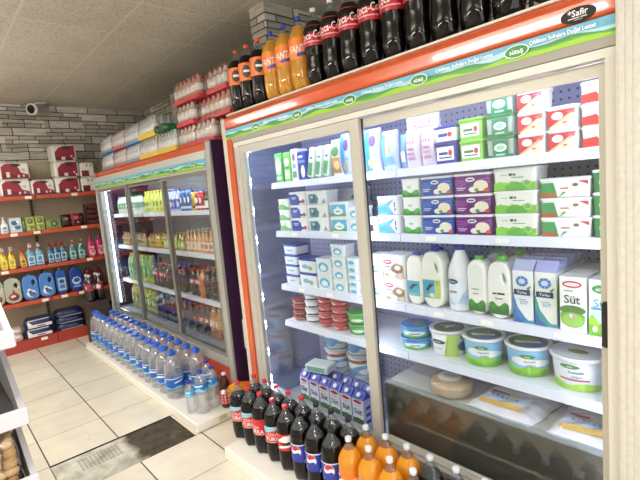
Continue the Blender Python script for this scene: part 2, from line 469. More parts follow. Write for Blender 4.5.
# aluminium frame round the doors
m = MB()
m.box(1.488, 1.545, .362, .394, .02, 1.893, P('e8e3d6', .4))
m.box(1.488, 1.545, 2.332, 2.386, .02, 1.893, P('c9c7c0', .35, .2))
fpart('jamb', MB().box(1.486, 1.545, .364, .394, .27, 1.8395, P('d0ccc2', .4)))
fpart('jamb', MB().box(1.4865, 1.545, 2.3305, 2.384, .27, 1.8395, P('bfbdb8', .35, .25)))
fpart('head_rail', MB().box(1.486, 1.545, .364, 2.384, 1.84, 1.8655, P('d3d0c8', .35)))
fpart('light_cover', MB().prism_y([(1.484, 1.868), (1.474, 1.893), (1.545, 1.893), (1.545, 1.866)], .3615, 2.386, P('a5a29a', .4)))
fpart('door_track', MB().box(1.488, 1.545, .394, 2.330, .27, .30, P('a8a6a2', .35, .4)))
fpart('corner_trim', MB().prism_y([(1.476, .02), (1.473, 1.0), (1.476, 1.893), (1.50, 1.893), (1.50, .02)], 2.386, 2.442, ORANGE), label='orange upright strip')
fpart('corner_trim', MB().prism_y([(1.478, .02), (1.478, 2.02), (1.50, 2.02), (1.50, .02)], 2.443, 2.488, P('c4bcae', .45)), label='beige upright edge')
# orange fascia
fas = [(1.484, 1.948), (1.476, 1.956), (1.474, 1.964), (1.474, 2.004), (1.477, 2.010), (1.481, 2.016), (1.488, 2.024), (1.497, 2.034), (1.558, 2.036), (1.558, 1.948)]
fpart('fascia', MB().prism_y(fas, .362, 2.442, ORANGE), label='glossy orange fascia')
fpart('top_trim', MB().bbox(1.494, 1.556, .362, 2.442, 2.037, 2.047, P('ded8cc', .4), .003), label='pale strip along the fascia')
# poster strip with meadow, logos and slogan
def poster(y_left, length, z0, h, x, logo_us, logo_r, slogan_h, seed, with_text=True):
    rnd = random.Random(seed); W = length
    els = [('r', -W/2, 0, W/2, h, '5fa6c2'), ('h', [(-W/2 + W*i/40, h*(.60 + .07*math.sin(i*1.7) + .04*math.sin(i*.6))) for i in range(41)], h*.28, 'a9d0da')]
    def hills(lo, hi, hexc, n, ph):
        top = [(-W/2 + W*i/n, h*(lo + (hi-lo)*(.5+.5*math.sin(i*.83+ph)*math.cos(i*.31+ph*2)))) for i in range(n+1)]
        return ('h', top, 0, hexc)
    els += [hills(.30, .62, '2f7f4c', 70, .4), hills(.22, .46, '529a2c', 60, 1.7), hills(.05, .40, '8fbf26', 50, 3.1)]
    for k, u in enumerate(logo_us):
        els += [('e', u, h*.50, logo_r*1.12, h*.36, 'dfeede'), ('e', u, h*.50, logo_r, h*.31, '1d7a33'), ('t', 'sütaş', u, h*.50, h*.26, 'ffffff', logo_r*1.5)]
        if with_text:
            nx = (logo_us[k+1] if k+1 < len(logo_us) else u + .368)
            wtxt = min(nx, W/2 - .005) - u - 2.3*logo_r
            if wtxt > .12: els.append(('t', 'Çiftlikten Sofralara Doğal Lezzet', u + 1.15*logo_r + wtxt/2 , h*.72, slogan_h, 'ffffff', wtxt))
    return els
def flat_at(x, y0): return lambda u, v, e: (x - e, y0 - u, v)
L0 = 2.442 - .362; yc = (2.442 + .362)/2
els = poster(2.442, L0, 0, .055, 0, [yc - q for q in (2.106, 1.737, 1.369, 1.003, .632)], .036, .0115, 3)
pm = MB().bbox(1.4745, 1.484, .362, 2.442, 1.893, 1.948, P('7fbfdc', .35), .002)
po = fpart('poster_strip', pm, label='printed meadow strip with dairy logos and slogan')
o = link('print', art('print', els, 1, 1, lambda u, v, e: (1.4745 + OX - e, yc - u, 1.893 + v)), po)
# black oval badge on the fascia
bp = fpart('badge', MB().add([(1.4725, .456 + .047*math.cos(a*PI/14), 1.974 + .022*math.sin(a*PI/14)) for a in range(28)] + [(1.4765, .456 + .047*math.cos(a*PI/14), 1.974 + .022*math.sin(a*PI/14)) for a in range(28)],
     [tuple(range(28))] + [(a, (a+1) % 28, (a+1) % 28 + 28, a + 28) for a in range(28)], P('0c0a0b', .6)), label='black oval maker badge')
link('lettering', art('lettering', [('t', '*Safir', 0, .006, .017, 'f4f1ee', .07), ('r', -.026, -.0095, .004, -.0065, 'cfcac6'), ('r', .007, -.0095, .024, -.0065, 'cfcac6'), ('r', -.010, -.0145, .012, -.0125, 'a8a3a0')], 1, 1, lambda u, v, e: (1.4725 + OX - e, .456 - u, 1.974 + v)), bp)
# ribbed end profile
m = MB(); pr = []
ny = 9
for i in range(ny+1):
    y = .20 + .161*i/ny
    pr += [(1.462, y), (1.462, y + .161/ny*.7), (1.4638, y + .161/ny*.75), (1.4638, y + .161/ny*.95)]
pr = [q for q in pr if q[1] <= .361]; poly = pr + [(1.60, .361), (1.60, .20)]
m.loft([[(x, y, z) for x, y in poly] for z in (.0, 2.14)], RIB)
fpart('ribbed_end_profile', m, label='ribbed cream aluminium end profile')
# doors
def door(name, x0, x1, y0, y1, z0, z1, sl, sr, tr, br, mat, label):
    """a sliding door: y0..y1 outer, stile widths at its right (low y) and left (high y)"""
    d = fpart(name, MB().box(x0, x1, y0, y0+sr, z0, z1, mat).box(x0, x1, y1-sl, y1, z0, z1, mat).box(x0, x1, y0+sr, y1-sl, z1-tr, z1, mat).box(x0, x1, y0+sr, y1-sl, z0, z0+br, mat), label=label)
    g = MB().box((x0+x1)/2-.002, (x0+x1)/2+.002, y0+sr+.0005, y1-sl-.0005, z0+br+.0005, z1-tr-.0005, GLASS)
    fpart('glass', g, d); return d
DOORM = P('b9b5a8', .35, .2)
door('door', 1.490, 1.508, 1.345, 2.330, .275, 1.838, .042, .056, .046, .028, P('b9b6ad', .35, .25), 'sliding door with the LED strip behind it')
d2 = door('door', 1.514, 1.532, .3945, 1.40, .305, 1.835, .045, .024, .038, .026, DOORM, 'sliding door with the black handle')
fpart('handle', MB().bbox(1.496, 1.5135, .396, .414, .980, 1.125, BLACK, .005), d2)
fpart('gasket', MB().box(1.509, 1.513, 1.338, 1.347, .30, 1.835, P('3a3834', .5)), d2)
# shelves with price rails, two sections per level
SHELFTOP = dict(A=1.598, B=1.303, C=.968, D=.735)
SHW = P('eef0f7', .3); RAILM = P('dfe3f3', .25)
def price_rail(y0, y1, z, par):
    r = fpart('price_rail', MB().prism_y([(1.618, z-.036), (1.610, z-.034), (1.616, z+.002), (1.624, z+.002), (1.624, z-.036)], y0, y1, RAILM), par); return r
for k, z in SHELFTOP.items():
    for y0, y1 in ((.385, 1.248), (1.252, 2.205)):
        sh = fpart('shelf', MB().box(1.624, 2.045, y0, y1, z-.022, z, SHW))
        r = price_rail(y0, y1, z, sh)
        for q in range(3 if k != 'D' else 0):
            yy = y0 + (y1-y0)*(.18 + .31*q + .05*math.sin(q*5+z*9))
            fpart('price_tag', MB().add([(1.6105, yy-.026, z-.026), (1.6105, yy+.026, z-.026), (1.6135, yy+.026, z-.006), (1.6135, yy-.026, z-.006)], [(0, 1, 2, 3)], P('f8f8f4', .4)), sh)
# lower riser and the tray behind the right door
m = MB().box(1.598, 1.606, .384, 1.395, .165, .548, P('857f70', .12, .7)); fpart('tray_front', m, label='shiny tan-grey metal front below the tray')
m = MB().box(1.600, 2.046, .384, 1.395, .549, .556, P('cfcdc6', .3)); tr_ = fpart('tray', m, label='low metal tray behind the clear lip')
fpart('clear_lip', MB().box(1.596, 1.599, .384, 1.395, .552, .578, PET), tr_)
fpart('tray_side', MB().box(1.606, 2.046, 1.388, 1.395, .165, .548, P('c9cbd3', .3)))
# LED lights: a strip under the head and modules down the far front corner
LED = emit('e8ecff', 9.0, 'led_white'); LEDCASE = P('e6e8f4', .3)
fpart('led_strip', MB().box(1.562, 1.578, .40, 2.32, 1.845, 1.852, LED))
mc = fpart('led_channel', MB().box(1.536, 1.552, 1.398, 1.450, .62, 1.83, LEDCASE))  # unseen channel and strip, added behind the middle stile to even the shelf light
fpart('led_strip', MB().box(1.5525, 1.5555, 1.408, 1.432, .64, 1.81, LED), mc)
vs = fpart('led_channel', MB().box(1.553, 1.578, 2.376, 2.399, .20, 1.88, LEDCASE))
for i in range(9):
    z = .28 + i*.186
    mod = fpart('led_module', MB().box(1.556, 1.575, 2.366, 2.3755, z, z+.075, P('d5d9ee', .3)), vs)
    d = MB()
    for q in range(5):
        zz = z + .010 + q*.014; yy = 1.5595 + .009*(q % 2)
        d.box(yy-.0045, yy+.0045, 2.361, 2.3655, zz-.005, zz+.005, emit('f2f4ff', 60.0, 'led_chip') if (i, q) == (0, 0) else bpy.data.materials['led_chip'])
    d.v = [(x + OX, y, z2) for x, y, z2 in d.v]
    link('led_chip', d.mesh('led_chip'), mod)
# small leaflet in the gap between the coolers
lf = MB().bbox(1.584, 1.668, 2.672, 2.684, .45, .665, P('e8e8e4', .4), .003); lo = lf.obj('framed_leaflet'); tag(lo, 'small white-framed green notice hung on the purple cooler side', 'notice')
link('print', MB().box(1.594, 1.658, 2.670, 2.6718, .465, .65, P('2f6a4a', .5)).mesh('print'), lo)

# plinths in front of the coolers
def plinth(name, y0, y1, h, x0, label, sticker=False):
    o = MB().bbox(x0, 1.468 if sticker else 1.455, y0, y1, 0, h, P('e9e5dc', .45), .006).obj(name); tag(o, label, 'plinth', None)
    if sticker:
        link('sticker', MB().box(1.315, 1.375, y0-.0012, y0-.0002, .018, .05, P('c9bb98', .6)).mesh('sticker'), o)['label'] = 'beige paper patch'
    return o
plinth('display_plinth', .30, 2.28, .075, 1.13, 'low white plinth in front of the near cooler carrying cola and orangeade')
plinth('display_plinth', 2.672, 5.33, .062, 1.15, 'low white plinth in front of the far cooler carrying water bottles', True)

# ================================================================== FAR COOLER (three sliding doors)
ff = tag(empty('display_fridge', (1.48, 0, 0)), 'three-door drinks cooler with a purple side, packs stacked on its roof', 'fridge')
def gpart(name, mb, parent=ff, label=None): return fpart(name, mb, parent, OX, 0, label)
PURPLE = P('34163a', .3)
gpart('side_panel', MB().prism_y([(1.494, .0), (1.494, 1.62), (1.50, 1.93), (2.12, 1.93), (2.12, .0)], 2.686, 2.72, PURPLE), label='dark purple side panel')
gpart('side_panel', MB().prism_y([(1.50, .0), (1.50, 1.62), (1.535, 1.93), (2.12, 1.93), (2.12, .0)], 5.27, 5.302, PURPLE))
m = MB().box(2.06, 2.12, 2.72, 5.27, .02, 1.93, GREY).box(1.53, 2.06, 2.72, 5.27, 1.91, 1.93, GREY).box(1.50, 2.06, 2.72, 5.27, .02, .40, GREY)
gpart('cabinet_shell', m)
gpart('back_panel', MB().box(2.045, 2.06, 2.72, 5.27, .402, 1.80, P('7f828a', .4)))
gpart('inner_ceiling', MB().box(1.55, 2.044, 2.72, 5.27, 1.80, 1.82, LINER))
gpart('fascia', MB().prism_y([(1.484, 1.868), (1.478, 1.885), (1.482, 1.91), (1.496, 1.926), (1.53, 1.926), (1.53, 1.868)], 2.74, 5.262, ORANGE), label='orange fascia')
gpart('silver_band', MB().prism_y([(1.470, 1.812), (1.482, 1.868), (1.53, 1.868), (1.53, 1.812)], 2.74, 5.262, P('c0beb8', .35, .2)))
els = poster(5.262, 5.262-2.74, 0, .06, 0, [-1.26 + .2 + .36*i for i in range(7)], .03, .012, 5, False)
po = gpart('poster_strip', MB().bbox(1.468, 1.53, 2.74, 5.262, 1.752, 1.812, P('7fbfdc', .35), .002), label='printed meadow strip')
link('print', art('print', els, 1, 1, lambda u, v, e: (1.468 + OX - e, (5.262+2.74)/2 - u, 1.752 + v)), po)
gpart('head_rail', MB().box(1.478, 1.545, 2.742, 5.26, 1.736, 1.752, P('c2c0ba', .35, .2)))
gpart('jamb', MB().prism_y([(1.478, .03), (1.472, 1.60), (1.486, 1.92), (1.498, 1.92), (1.492, .03)], 2.682, 2.742, P('a9a8a3', .35, .3)))
gpart('jamb', MB().prism_y([(1.478, .03), (1.472, 1.60), (1.486, 1.92), (1.545, 1.92), (1.545, .03)], 5.26, 5.312, P('c3c1ba', .35, .2)))
gpart('sill_rail', MB().box(1.474, 1.545, 2.742, 5.26, .33, .40, P('a3a19b', .35, .3)))
gpart('kick_panel', MB().box(1.487, 1.50, 2.72, 5.27, .02, .33, P('b5432a', .4)), label='orange-red kick panel')
FARD = P('83827c', .35, .35)
for n_, (y0, y1, x0) in enumerate(((2.745, 3.54, 1.482), (3.50, 4.40, 1.504), (4.36, 5.258, 1.482))):
    d = gpart('door', MB().box(x0, x0+.016, y0, y0+.036, .402, 1.735, FARD).box(x0, x0+.016, y1-.036, y1, .402, 1.735, FARD).box(x0, x0+.016, y0+.036, y1-.036, 1.708, 1.735, FARD).box(x0, x0+.016, y0+.036, y1-.036, .402, .424, FARD))
    gpart('glass', MB().box(x0+.006, x0+.010, y0+.0365, y1-.0365, .4245, 1.7075, GLASS), d)
    gpart('gasket', MB().box(x0+.0165, x0+.019, y0+.03, y0+.042, .425, 1.707, P('2a2a2a', .5)), d)
FSH = (1.452, 1.105, .725)
for z in FSH:
    for y0, y1 in ((2.75, 3.575), (3.58, 4.395), (4.40, 5.24)):
        sh = gpart('shelf', MB().box(1.622, 2.04, y0, y1, z-.02, z, SHW))
        gpart('price_rail', MB().prism_y([(1.617, z-.036), (1.610, z-.034), (1.614, z+.002), (1.6215, z+.002), (1.6215, z-.036)], y0, y1, P('dfe2ea', .3)), sh)
gpart('led_strip', MB().box(1.552, 1.566, 5.225, 5.255, .45, 1.75, emit('eaf2ff', 5.0, 'led_far')))
gpart('led_strip', MB().box(1.552, 1.566, 2.78, 5.22, 1.775, 1.79, bpy.data.materials['led_far']))

# ================================================================== RED SHELVING ON THE BACK WALL
BEIGE = P('b7a98f', .6); BEIGE2 = P('a5977d', .6); STRIP = P('b34a30', .4)
GON = (1.745, 1.345, .945, .56)
def gondola(x0, x1, label, tags_):
    g = tag(empty('shelving_unit', (x0, 5.9, 0)), label, 'shelves', 'red shelving along the back wall')
    def q(name, mb, parent=g, lb=None):
        mb.v = [(x-x0, y-5.9, z) for x, y, z in mb.v]; o = mb.obj(name, parent)
        if lb: o['label'] = lb
        return o
    q('back_panel', MB().box(x0+.012, x1-.012, 6.255, 6.272, .02, 2.15, BEIGE), lb='beige back board')
    for xx in (x0+.006, x1-.006):
        u = MB().box(xx-.014, xx+.014, 6.225, 6.254, .0, 2.15, BEIGE2)
        up = q('upright', u)
        s = MB()
        for k in range(48): s.box(xx-.004, xx+.004, 6.2235, 6.2248, .20+k*.04, .222+k*.04, P('2b251d', .7))
        q('slot', s, up)['kind'] = 'stuff'
    for z in GON:
        sh = q('shelf', MB().box(x0+.022, x1-.022, 5.905, 6.222, z-.025, z, P('a8452f', .5)))
        q('shelf_front', MB().bbox(x0+.004, x1-.004, 5.885, 5.904, z-.045, z+.003, STRIP, .004), sh)
    b = q('base', MB().box(x0+.004, x1-.004, 5.90, 6.222, 0.0, .125, P('a3392c', .45)), lb='red base plinth')
    for px, z in tags_:
        q('price_tag', MB().box(px-.033, px+.033, 5.8835, 5.8848, z-.036, z-.004, P('eee9dc', .5)))
gondola(0.0, 1.0, 'red shelving unit whose shelves start behind the white bin rack', ((.74, 1.345), (.96, 1.345), (.60, .945), (.93, .56), (.86, .12), (.93, 1.745)))
gondola(1.002, 2.0, 'red shelving unit with its end tucked behind the far cooler', ((1.40, 1.745), (1.45, 1.345), (1.46, .945), (1.13, .56), (1.32, .56)))

# ================================================================== WHITE BIN RACK AT THE NEAR LEFT
rk = tag(empty('bin_rack', (-.12, 1.7, 0)), 'white rack of sloping plastic bins cut off by the picture edge', 'rack')
def rpart(name, mb, parent=rk, lb=None):
    mb.v = [(x+.12, y-1.7, z) for x, y, z in mb.v]; o = mb.obj(name, parent)
    if lb: o['label'] = lb
    return o
RW = P('d2cfd4', .4); RG = P('55514d', .6)
rpart('back_frame', MB().box(-.41, -.385, 2.02, 2.05, 0, 1.52, RW).box(.125, .15, 2.02, 2.05, 0, 1.52, RW).box(-.385, .125, 2.025, 2.045, .05, .09, RW))
rpart('foot', MB().box(-.41, -.385, 1.5, 2.019, 0, .03, RW)); rpart('foot', MB().box(.115, .14, 1.5, 2.019, 0, .03, RW))
for k, (zl, zt) in enumerate(((.700, .788), (.943, .995), (1.176, 1.229))):
    b = rpart('bin', MB().box(-.40, .128, 1.515, 2.015, zl+.004, zl+.012, RG), lb='sloping white plastic bin')
    rpart('bin_lip', MB().bbox(-.41, .150, 1.500, 1.514, zl, zt, RW, .004), b)
    for xx in (-.41, .130):
        sd = MB().loft([[(x, 1.5145, zl), (x, 2.018, zl), (x, 2.018, zt+.13), (x, 1.90, zt+.125), (x, 1.5145, zt-.004)] for x in (xx, xx+.016)], RW)
        rpart('bin_side', sd, b)
    rpart('bin_back', MB().box(-.394, .129, 2.005, 2.014, zl+.0125, zt+.12, RW), b)

# ================================================================== PRODUCT TEMPLATES  (front faces -X, base centre at the origin)
def tub(name, cat, w, d, h, body, lid, els, lidh=.011, taper=.93, r=.012, lid_els=None, rough=.35):
    t = T(name, cat)
    B = MB().loft([rrect(d/2*taper, w/2*taper, r, 0), rrect(d/2*taper, w/2*taper, r, .001), rrect(d/2*.985, w/2*.985, r, h-lidh)], P(body, rough))
    t.part('tub', B)
    Lm = MB().loft([rrect(d/2, w/2, r+.002, h-lidh+.0003), rrect(d/2+.002, w/2+.002, r+.002, h-lidh+.002), rrect(d/2+.002, w/2+.002, r+.002, h-.003), rrect(d/2-.001, w/2-.001, r, h-.0008)], P(lid, .3))
    l = t.part('lid', Lm)
    if lid_els: t.sub(l, 'print', art('print', lid_els, w, d, on_top(h-.0006)))
    if els: t.part('label', art('label', els, w*.95, h-lidh, on_front(d/2*taper, d/2*.985, h-lidh)))
    return t

def cup(name, cat, r, h, body, lid, els, lid_els=None, taper=.84, lidh=.012, rim=.004, turn=0, sx=1):
    t = T(name, cat)
    t.part('tub', MB().lathe([(r*taper*.96, 0), (r*taper, .004), (r*.985, h-lidh)], P(body, .3), 28))
    l = t.part('lid', MB().lathe([(r, h-lidh+.0005), (r+rim, h-lidh+.002), (r+rim, h-.002), (r+rim*.5, h), (r-.003, h), (r-.005, h-.004)], P(lid, .25), 28))
    if lid_els: t.sub(l, 'print', art('print', lid_els, 2*r, 2*r, on_top(h-.0037)))
    if els: t.part('label', art('label', els, 2*r, h-lidh, on_round(lambda v: r*taper + (r*.985 - r*taper)*v/(h-lidh), 0, turn), 7))
    return t

def carton(name, w, d, h, body, els, side_els=None, gable=.03, cap=None, top=None, cat='milk carton'):
    t = T(name, cat); hb = h - gable
    B = MB().loft([rrect(d/2, w/2, .003, 0), rrect(d/2, w/2, .003, hb)], P(body, .35))
    t.part('box', B)
    if gable:
        tm = P(top or body, .35)
        t.part('top', MB().add([(-d/2, -w/2, hb), (d/2, -w/2, hb), (d/2, w/2, hb), (-d/2, w/2, hb), (-.0025, -w/2, h-.006), (-.0025, w/2, h-.006), (.0025, -w/2, h-.006), (.0025, w/2, h-.006), (-.0025, -w/2, h), (-.0025, w/2, h), (.0025, -w/2, h), (.0025, w/2, h)],
            [(0, 3, 5, 4), (1, 6, 7, 2), (0, 4, 6, 1), (3, 2, 7, 5), (4, 5, 9, 8), (6, 10, 11, 7), (8, 9, 11, 10), (4, 8, 10, 6), (5, 7, 11, 9)], tm))
    if cap:
        a = math.atan2(gable-.006, d/2)
        c = MB().lathe([(.014, 0), (.014, .010), (.012, .012)], P(cap, .35), 14)
        ca, sa = math.cos(a), math.sin(a)
        c.v = [(x*ca - z*sa - d/4 - .001, y, hb + (gable-.006)*.5 + x*sa + z*ca) for x, y, z in c.v]
        t.part('cap', c)
    t.part('label', art('label', els, w, hb, on_front(d/2, None, hb)))
    if side_els: t.part('side_print', art('side_print', side_els, d, hb, on_side(w/2)))
    return t

def solid_outline(out, hole, depth, bev, mat, name):
    """a soft-edged slab from a (u, v) outline, with an optional real hole (jug handles)"""
    cu = bpy.data.curves.new(name, 'CURVE'); cu.dimensions = '2D'; cu.fill_mode = 'BOTH'
    cu.extrude = depth/2 - bev; cu.bevel_depth = bev; cu.bevel_resolution = 3
    for pts in ([out, hole] if hole else [out]):
        sp = cu.splines.new('POLY'); sp.points.add(len(pts)-1); sp.use_cyclic_u = True
        for q, (u, v) in zip(sp.points, pts): q.co = (u, v, 0, 1)
    o = bpy.data.objects.new(name, cu); me = bpy.data.meshes.new_from_object(o)
    bpy.data.objects.remove(o); bpy.data.curves.remove(cu)
    me.materials.clear(); me.materials.append(mat)
    for v in me.vertices: v.co = (-v.co.z, -v.co.x, v.co.y)
    me.polygons.foreach_set('use_smooth', [True]*len(me.polygons)); me.update()
    me.set_sharp_from_angle(angle=math.radians(50)); return me

def smooth_loop(pts, it=2):
    for _ in range(it):
        q = []
        for i in range(len(pts)):
            a, b = pts[i], pts[(i+1) % len(pts)]
            q += [(a[0]*.75+b[0]*.25, a[1]*.75+b[1]*.25), (a[0]*.25+b[0]*.75, a[1]*.25+b[1]*.75)]
        pts = q
    return pts

def jug(name, w, d, h, col, cap, els, handle=True, cat='bottle', capr=.019, ev=.0):
    """milk or detergent jug; the loop handle is on the right as you face it"""
    hw = w/2; b = min(d*.32, hw*.6); bev = b*.75 if not handle else min(b, hw*.16); i = bev
    out = [(-hw+i, i+.001), (hw-i, i+.001), (hw-i, h*.55), (hw-i, h*.72), (hw*.62, h*.84), (hw*.30, h*.885), (-hw*.30, h*.885), (-hw*.62, h*.84), (-hw+i, h*.66)] if handle else \
          [(-hw+i, i+.001), (hw-i, i+.001), (hw-i, h*.60), (hw*.66, h*.78), (hw*.32, h*.885), (-hw*.32, h*.885), (-hw*.66, h*.78), (-hw+i, h*.60)]
    hole = [(hw*.44+(hw*.15+bev)*math.cos(a*PI/7)-hw*.12*math.sin(a*PI/7), h*.655+(h*.085+bev)*math.sin(a*PI/7)) for a in range(14)] if handle else None
    t = T(name, cat)
    me = solid_outline(smooth_loop(out, 2), hole, d, bev, P(col, .35), 'body'); t.part('body', me)
    z1 = h*.885
    t.part('cap', MB().lathe([(capr*.8, z1-.008), (capr*.8, z1+.002), (capr, z1+.003), (capr, h-.002), (capr*.92, h)], P(cap, .35), 16))
    if els: t.part('label', art('label', els, w, h, on_front(d/2 + .0004), 0))
    return t

def box_pack(name, cat, w, d, h, col, els, side_els=None, soft=.006, rough=.4, lab='print'):
    t = T(name, cat)
    t.part('pack', MB().bbox(-d/2, d/2, -w/2, w/2, 0, h, P(col, rough), soft))
    t.part(lab, art(lab, els, w-2*soft*.5, h, on_front(d/2, None, h)))
    if side_els: t.part('side_print', art('side_print', side_els, d-soft, h, on_side(w/2)))
    return t

def pouch(name, w, d, h, col, els, cat='pouch', rough=.3):
    t = T(name, cat); secs = []
    for k in range(9):
        f = k/8; th = d/2*max(.06, math.sin(PI*min(1, (f*.92+.02)))**.6); ww = w/2*(1-.05*math.sin(PI*f))
        secs.append([(x, y, h*f) for x, y, _ in rrect(th, ww, th*.9, 0)])
    t.part('pouch', MB().loft(secs, P(col, rough), True))
    mp = lambda u, v, e: (-(d/2*max(.06, math.sin(PI*min(1, (v/h*.92+.02)))**.6)) - e - .0006, -u, v)
    # artwork is cut into rows so that it follows the bulge
    els2 = []
    for e in els:
        if e[0] == 'r':
            n = 8
            for j in range(n): els2.append(('r', e[1], e[2]+(e[4]-e[2])*j/n, e[3], e[2]+(e[4]-e[2])*(j+1)/n, e[5]))
        else: els2.append(e)
    if els2: t.part('print', art('print', els2, w*.86, h, mp))
    return t

def soda(name, r, h, liq, capc, lab, z0, z1, els, fill=.80, lobe=.30, clear=PET, waist=.0, rough=.3, n=22, turn=.0, cat='soda bottle', capr=.0145, label_note=None):
    """a big plastic soft-drink bottle: petal foot, liquid, clear neck, screw cap, wrap-round label"""
    zf = h*fill; zs = h*.70; t = T(name, cat)
    def rad(z):
        if z <= zs: return r*(1 - waist*math.exp(-((z-h*.36)/(h*.09))**2))
        f = (z-zs)/(h*.93-zs); f = min(1, f)
        return r + (.0125-r)*(f**1.55*.55 + .45*(1-math.cos(f*PI))/2)
    prof = [(r*.45, .002, lobe), (r*.78, .000, lobe*.9), (r*.93, .012, lobe*.6), (r*.99, .032, lobe*.28), (r, .055, 0)]
    zz = [h*.22, h*.28, h*.34, h*.40, h*.46, h*.56, h*.66, h*.70, h*.74, h*.78, h*.82, h*.86, h*.90, h*.93, h*.955]
    prof += [(rad(z), z) for z in zz]
    mats = [liq if (prof[k][1]+prof[k+1][1])/2 < zf else clear for k in range(len(prof)-1)]
    t.part('bottle', MB().lathe(prof, liq, n, mats))
    t.part('cap', MB().lathe([(capr*.95, h*.948), (capr, h*.952), (capr, h-.0015), (capr*.9, h)], P(capc, .35), 14))
    hl = z1-z0
    lb = t.part('label', MB().lathe([(rad(z0)+.0007, z0), (rad(z0+hl*.5)+.0007, z0+hl*.5), (rad(z1)+.0007, z1)], P(lab, rough), n, caps=False), label_note)
    if els: t.sub(lb, 'print', art('print', els, 2*r, hl, on_round(lambda v: rad(z0+v)+.001, z0, turn), 7, .35))
    return t

# ---------- tubs on the second shelf
FOOD = [('e', .26, .42, .2, .30, 'f3ecd2'), ('e', .05, .22, .13, .16, 'f6efe0'), ('e', .14, .2, .06, .09, '5f9a3a'), ('e', .42, .16, .07, .12, 'd2553a'), ('e', -.02, .78, .13, .12, 'f4f4f4'), ('r', -.1, .74, .06, .82, '2c3f92')]
def rays(c): return [('p', [(-.5, .1+.2*i), (-.05, .72), (-.5, .2+.2*i)], c) for i in range(4)] + [('p', [(.5, .55+.2*i), (.05, .75), (.5, .63+.2*i)], c) for i in range(2)]
MARK = lambda u, v, c, s=1.0: [('r', u-.12*s, v, u+.12*s, v+.05*s, c), ('r', u-.09*s, v-.09*s, u+.07*s, v-.05*s, c)]
t_blue = tub('cheese_tub', 'tub', .155, .105, .0825, '2f52ac', 'f2f2f8', rays('5f86d8') + FOOD + MARK(-.3, .35, 'dfe6f5', 1.1))
t_purple = tub('cheese_tub', 'tub', .160, .105, .0825, '6f1f7e', 'f2f0f6', rays('a356ac') + FOOD + MARK(-.3, .3, 'e6d4ea', 1.1))
t_gw = tub('cheese_tub', 'tub', .096, .105, .0825, 'f3f5f2', 'f4f4f6', [('h', [(-.5+i/10, .34+.1*math.sin(i*.9)) for i in range(11)], 0, '57b04a'), ('h', [(-.5+i/10, .18+.08*math.sin(i*1.3+1)) for i in range(11)], 0, '2f8a3c')] + MARK(-.05, .62, '6a8f72', .9))
t_bw = tub('cheese_tub', 'tub', .130, .105, .088, 'eef2f7', 'f4f4f8', [('p', [(-.5, 0), (.3, 0), (.05, .5), (.35, .95), (-.1, .7), (-.5, .55)], '4aa6d6'), ('p', [(-.5, .1), (0, .2), (-.1, .5), (-.5, .4)], '2f86c2'), ('r', .3, .45, .36, .75, '3a3a44'), ('r', .3, .2, .38, .4, '8a8a90')] + MARK(-.33, .8, '6f9ac8', .8))
t_big = tub('cheese_tub', 'tub', .162, .12, .0845, 'f2f4ee', 'f4f5f5', [('h', [(-.5+i/24, .40+.09*abs(math.sin(i*.42))-.05*abs(math.sin(i*.9))) for i in range(25)], 0, '82c94a'), ('h', [(-.22+.5*i/14, .22+.18*math.sin(i*.22)) for i in range(15)], 0, '5aae3a'), ('e', .3, .34, .09, .17, 'cfe6c0'), ('e', .3, .34, .075, .14, '7cb860')] + [('r', -.12, .73, -.04, .86, '3a5a48'), ('r', -.02, .74, .04, .84, '3a5a48'), ('r', -.32, .76, -.16, .8, '93b29a'), ('r', -.05, .62, .24, .655, '55735f')])
t_wide = tub('cheese_tub', 'tub', .160, .115, .068, 'f3f1f0', 'f3f4f8', [('p', [(-.5, 0), (-.14, 0), (-.22, .9), (-.5, .9)], '3f9a58'), ('p', [(-.5, 0), (-.2, 0), (-.16, .25), (-.5, .3)], 'b0603a'), ('e', .02, .52, .18, .2, 'f8f6f4'), ('p', [(-.12, .0), (.05, .3), (-.02, .34)], '4aa860'), ('e', .30, .38, .17, .3, 'fbfaf6'), ('e', .24, .72, .06, .1, '7a6a52'), ('p', [(.3, .95), (.5, .95), (.5, .7)], 'c2383a'), ('r', -.08, .5, .1, .58, 'cf6a62')])
t_edge = tub('cheese_tub', 'tub', .09, .10, .074, '2f8a4a', 'f2f4f4', [('e', .0, .5, .3, .3, 'eaf3e6')])
t_sm = tub('cheese_tub', 'tub', .06, .09, .078, 'f2f2f2', 'f6f6f6', [('r', -.4, .1, .1, .6, '4a4248'), ('r', -.3, .7, .3, .8, 'b0a0a0')])
t_navyw = tub('cheese_tub', 'tub', .150, .10, .0765, 'f0f2f6', 'f4f4f8', [('p', [(-.5, 0), (.08, 0), (.2, .55), (-.05, .95), (-.5, .95)], '2a3f9c'), ('e', .26, .55, .14, .26, 'f8f6f8'), ('e', .36, .3, .1, .18, 'b8405a'), ('e', .2, .25, .07, .12, '3a2f5a')] + MARK(-.2, .62, 'e8ecf8', 1.3))
t_teal = tub('cheese_tub', 'tub', .170, .10, .0755, 'eff2f4', 'f4f5f8', [('p', [(-.4, .05), (.05, .05), (.12, .5), (0, .9), (-.4, .9)], '3d8c92'), ('e', -.18, .5, .14, .32, '5d4a7c'), ('e', -.22, .62, .07, .14, 'a8cfd0'), ('p', [(.25, .05), (.48, .1), (.4, .5)], '8aa59a')])
HOUSE = [('r', -.42, .06, .42, .94, '57b6dd'), ('e', 0, .42, .27, .26, 'f4f7f4'), ('p', [(-.2, .52), (0, .82), (.2, .52)], 'eef3f0'), ('h', [(-.42+.84*i/10, .2+.06*math.sin(i)) for i in range(11)], .06, '6aa84f'), ('r', -.12, .36, .12, .44, '3c6fa0')]
t_house = tub('cheese_tub', 'tub', .140, .10, .080, 'e9eef0', 'eef1f4', HOUSE)
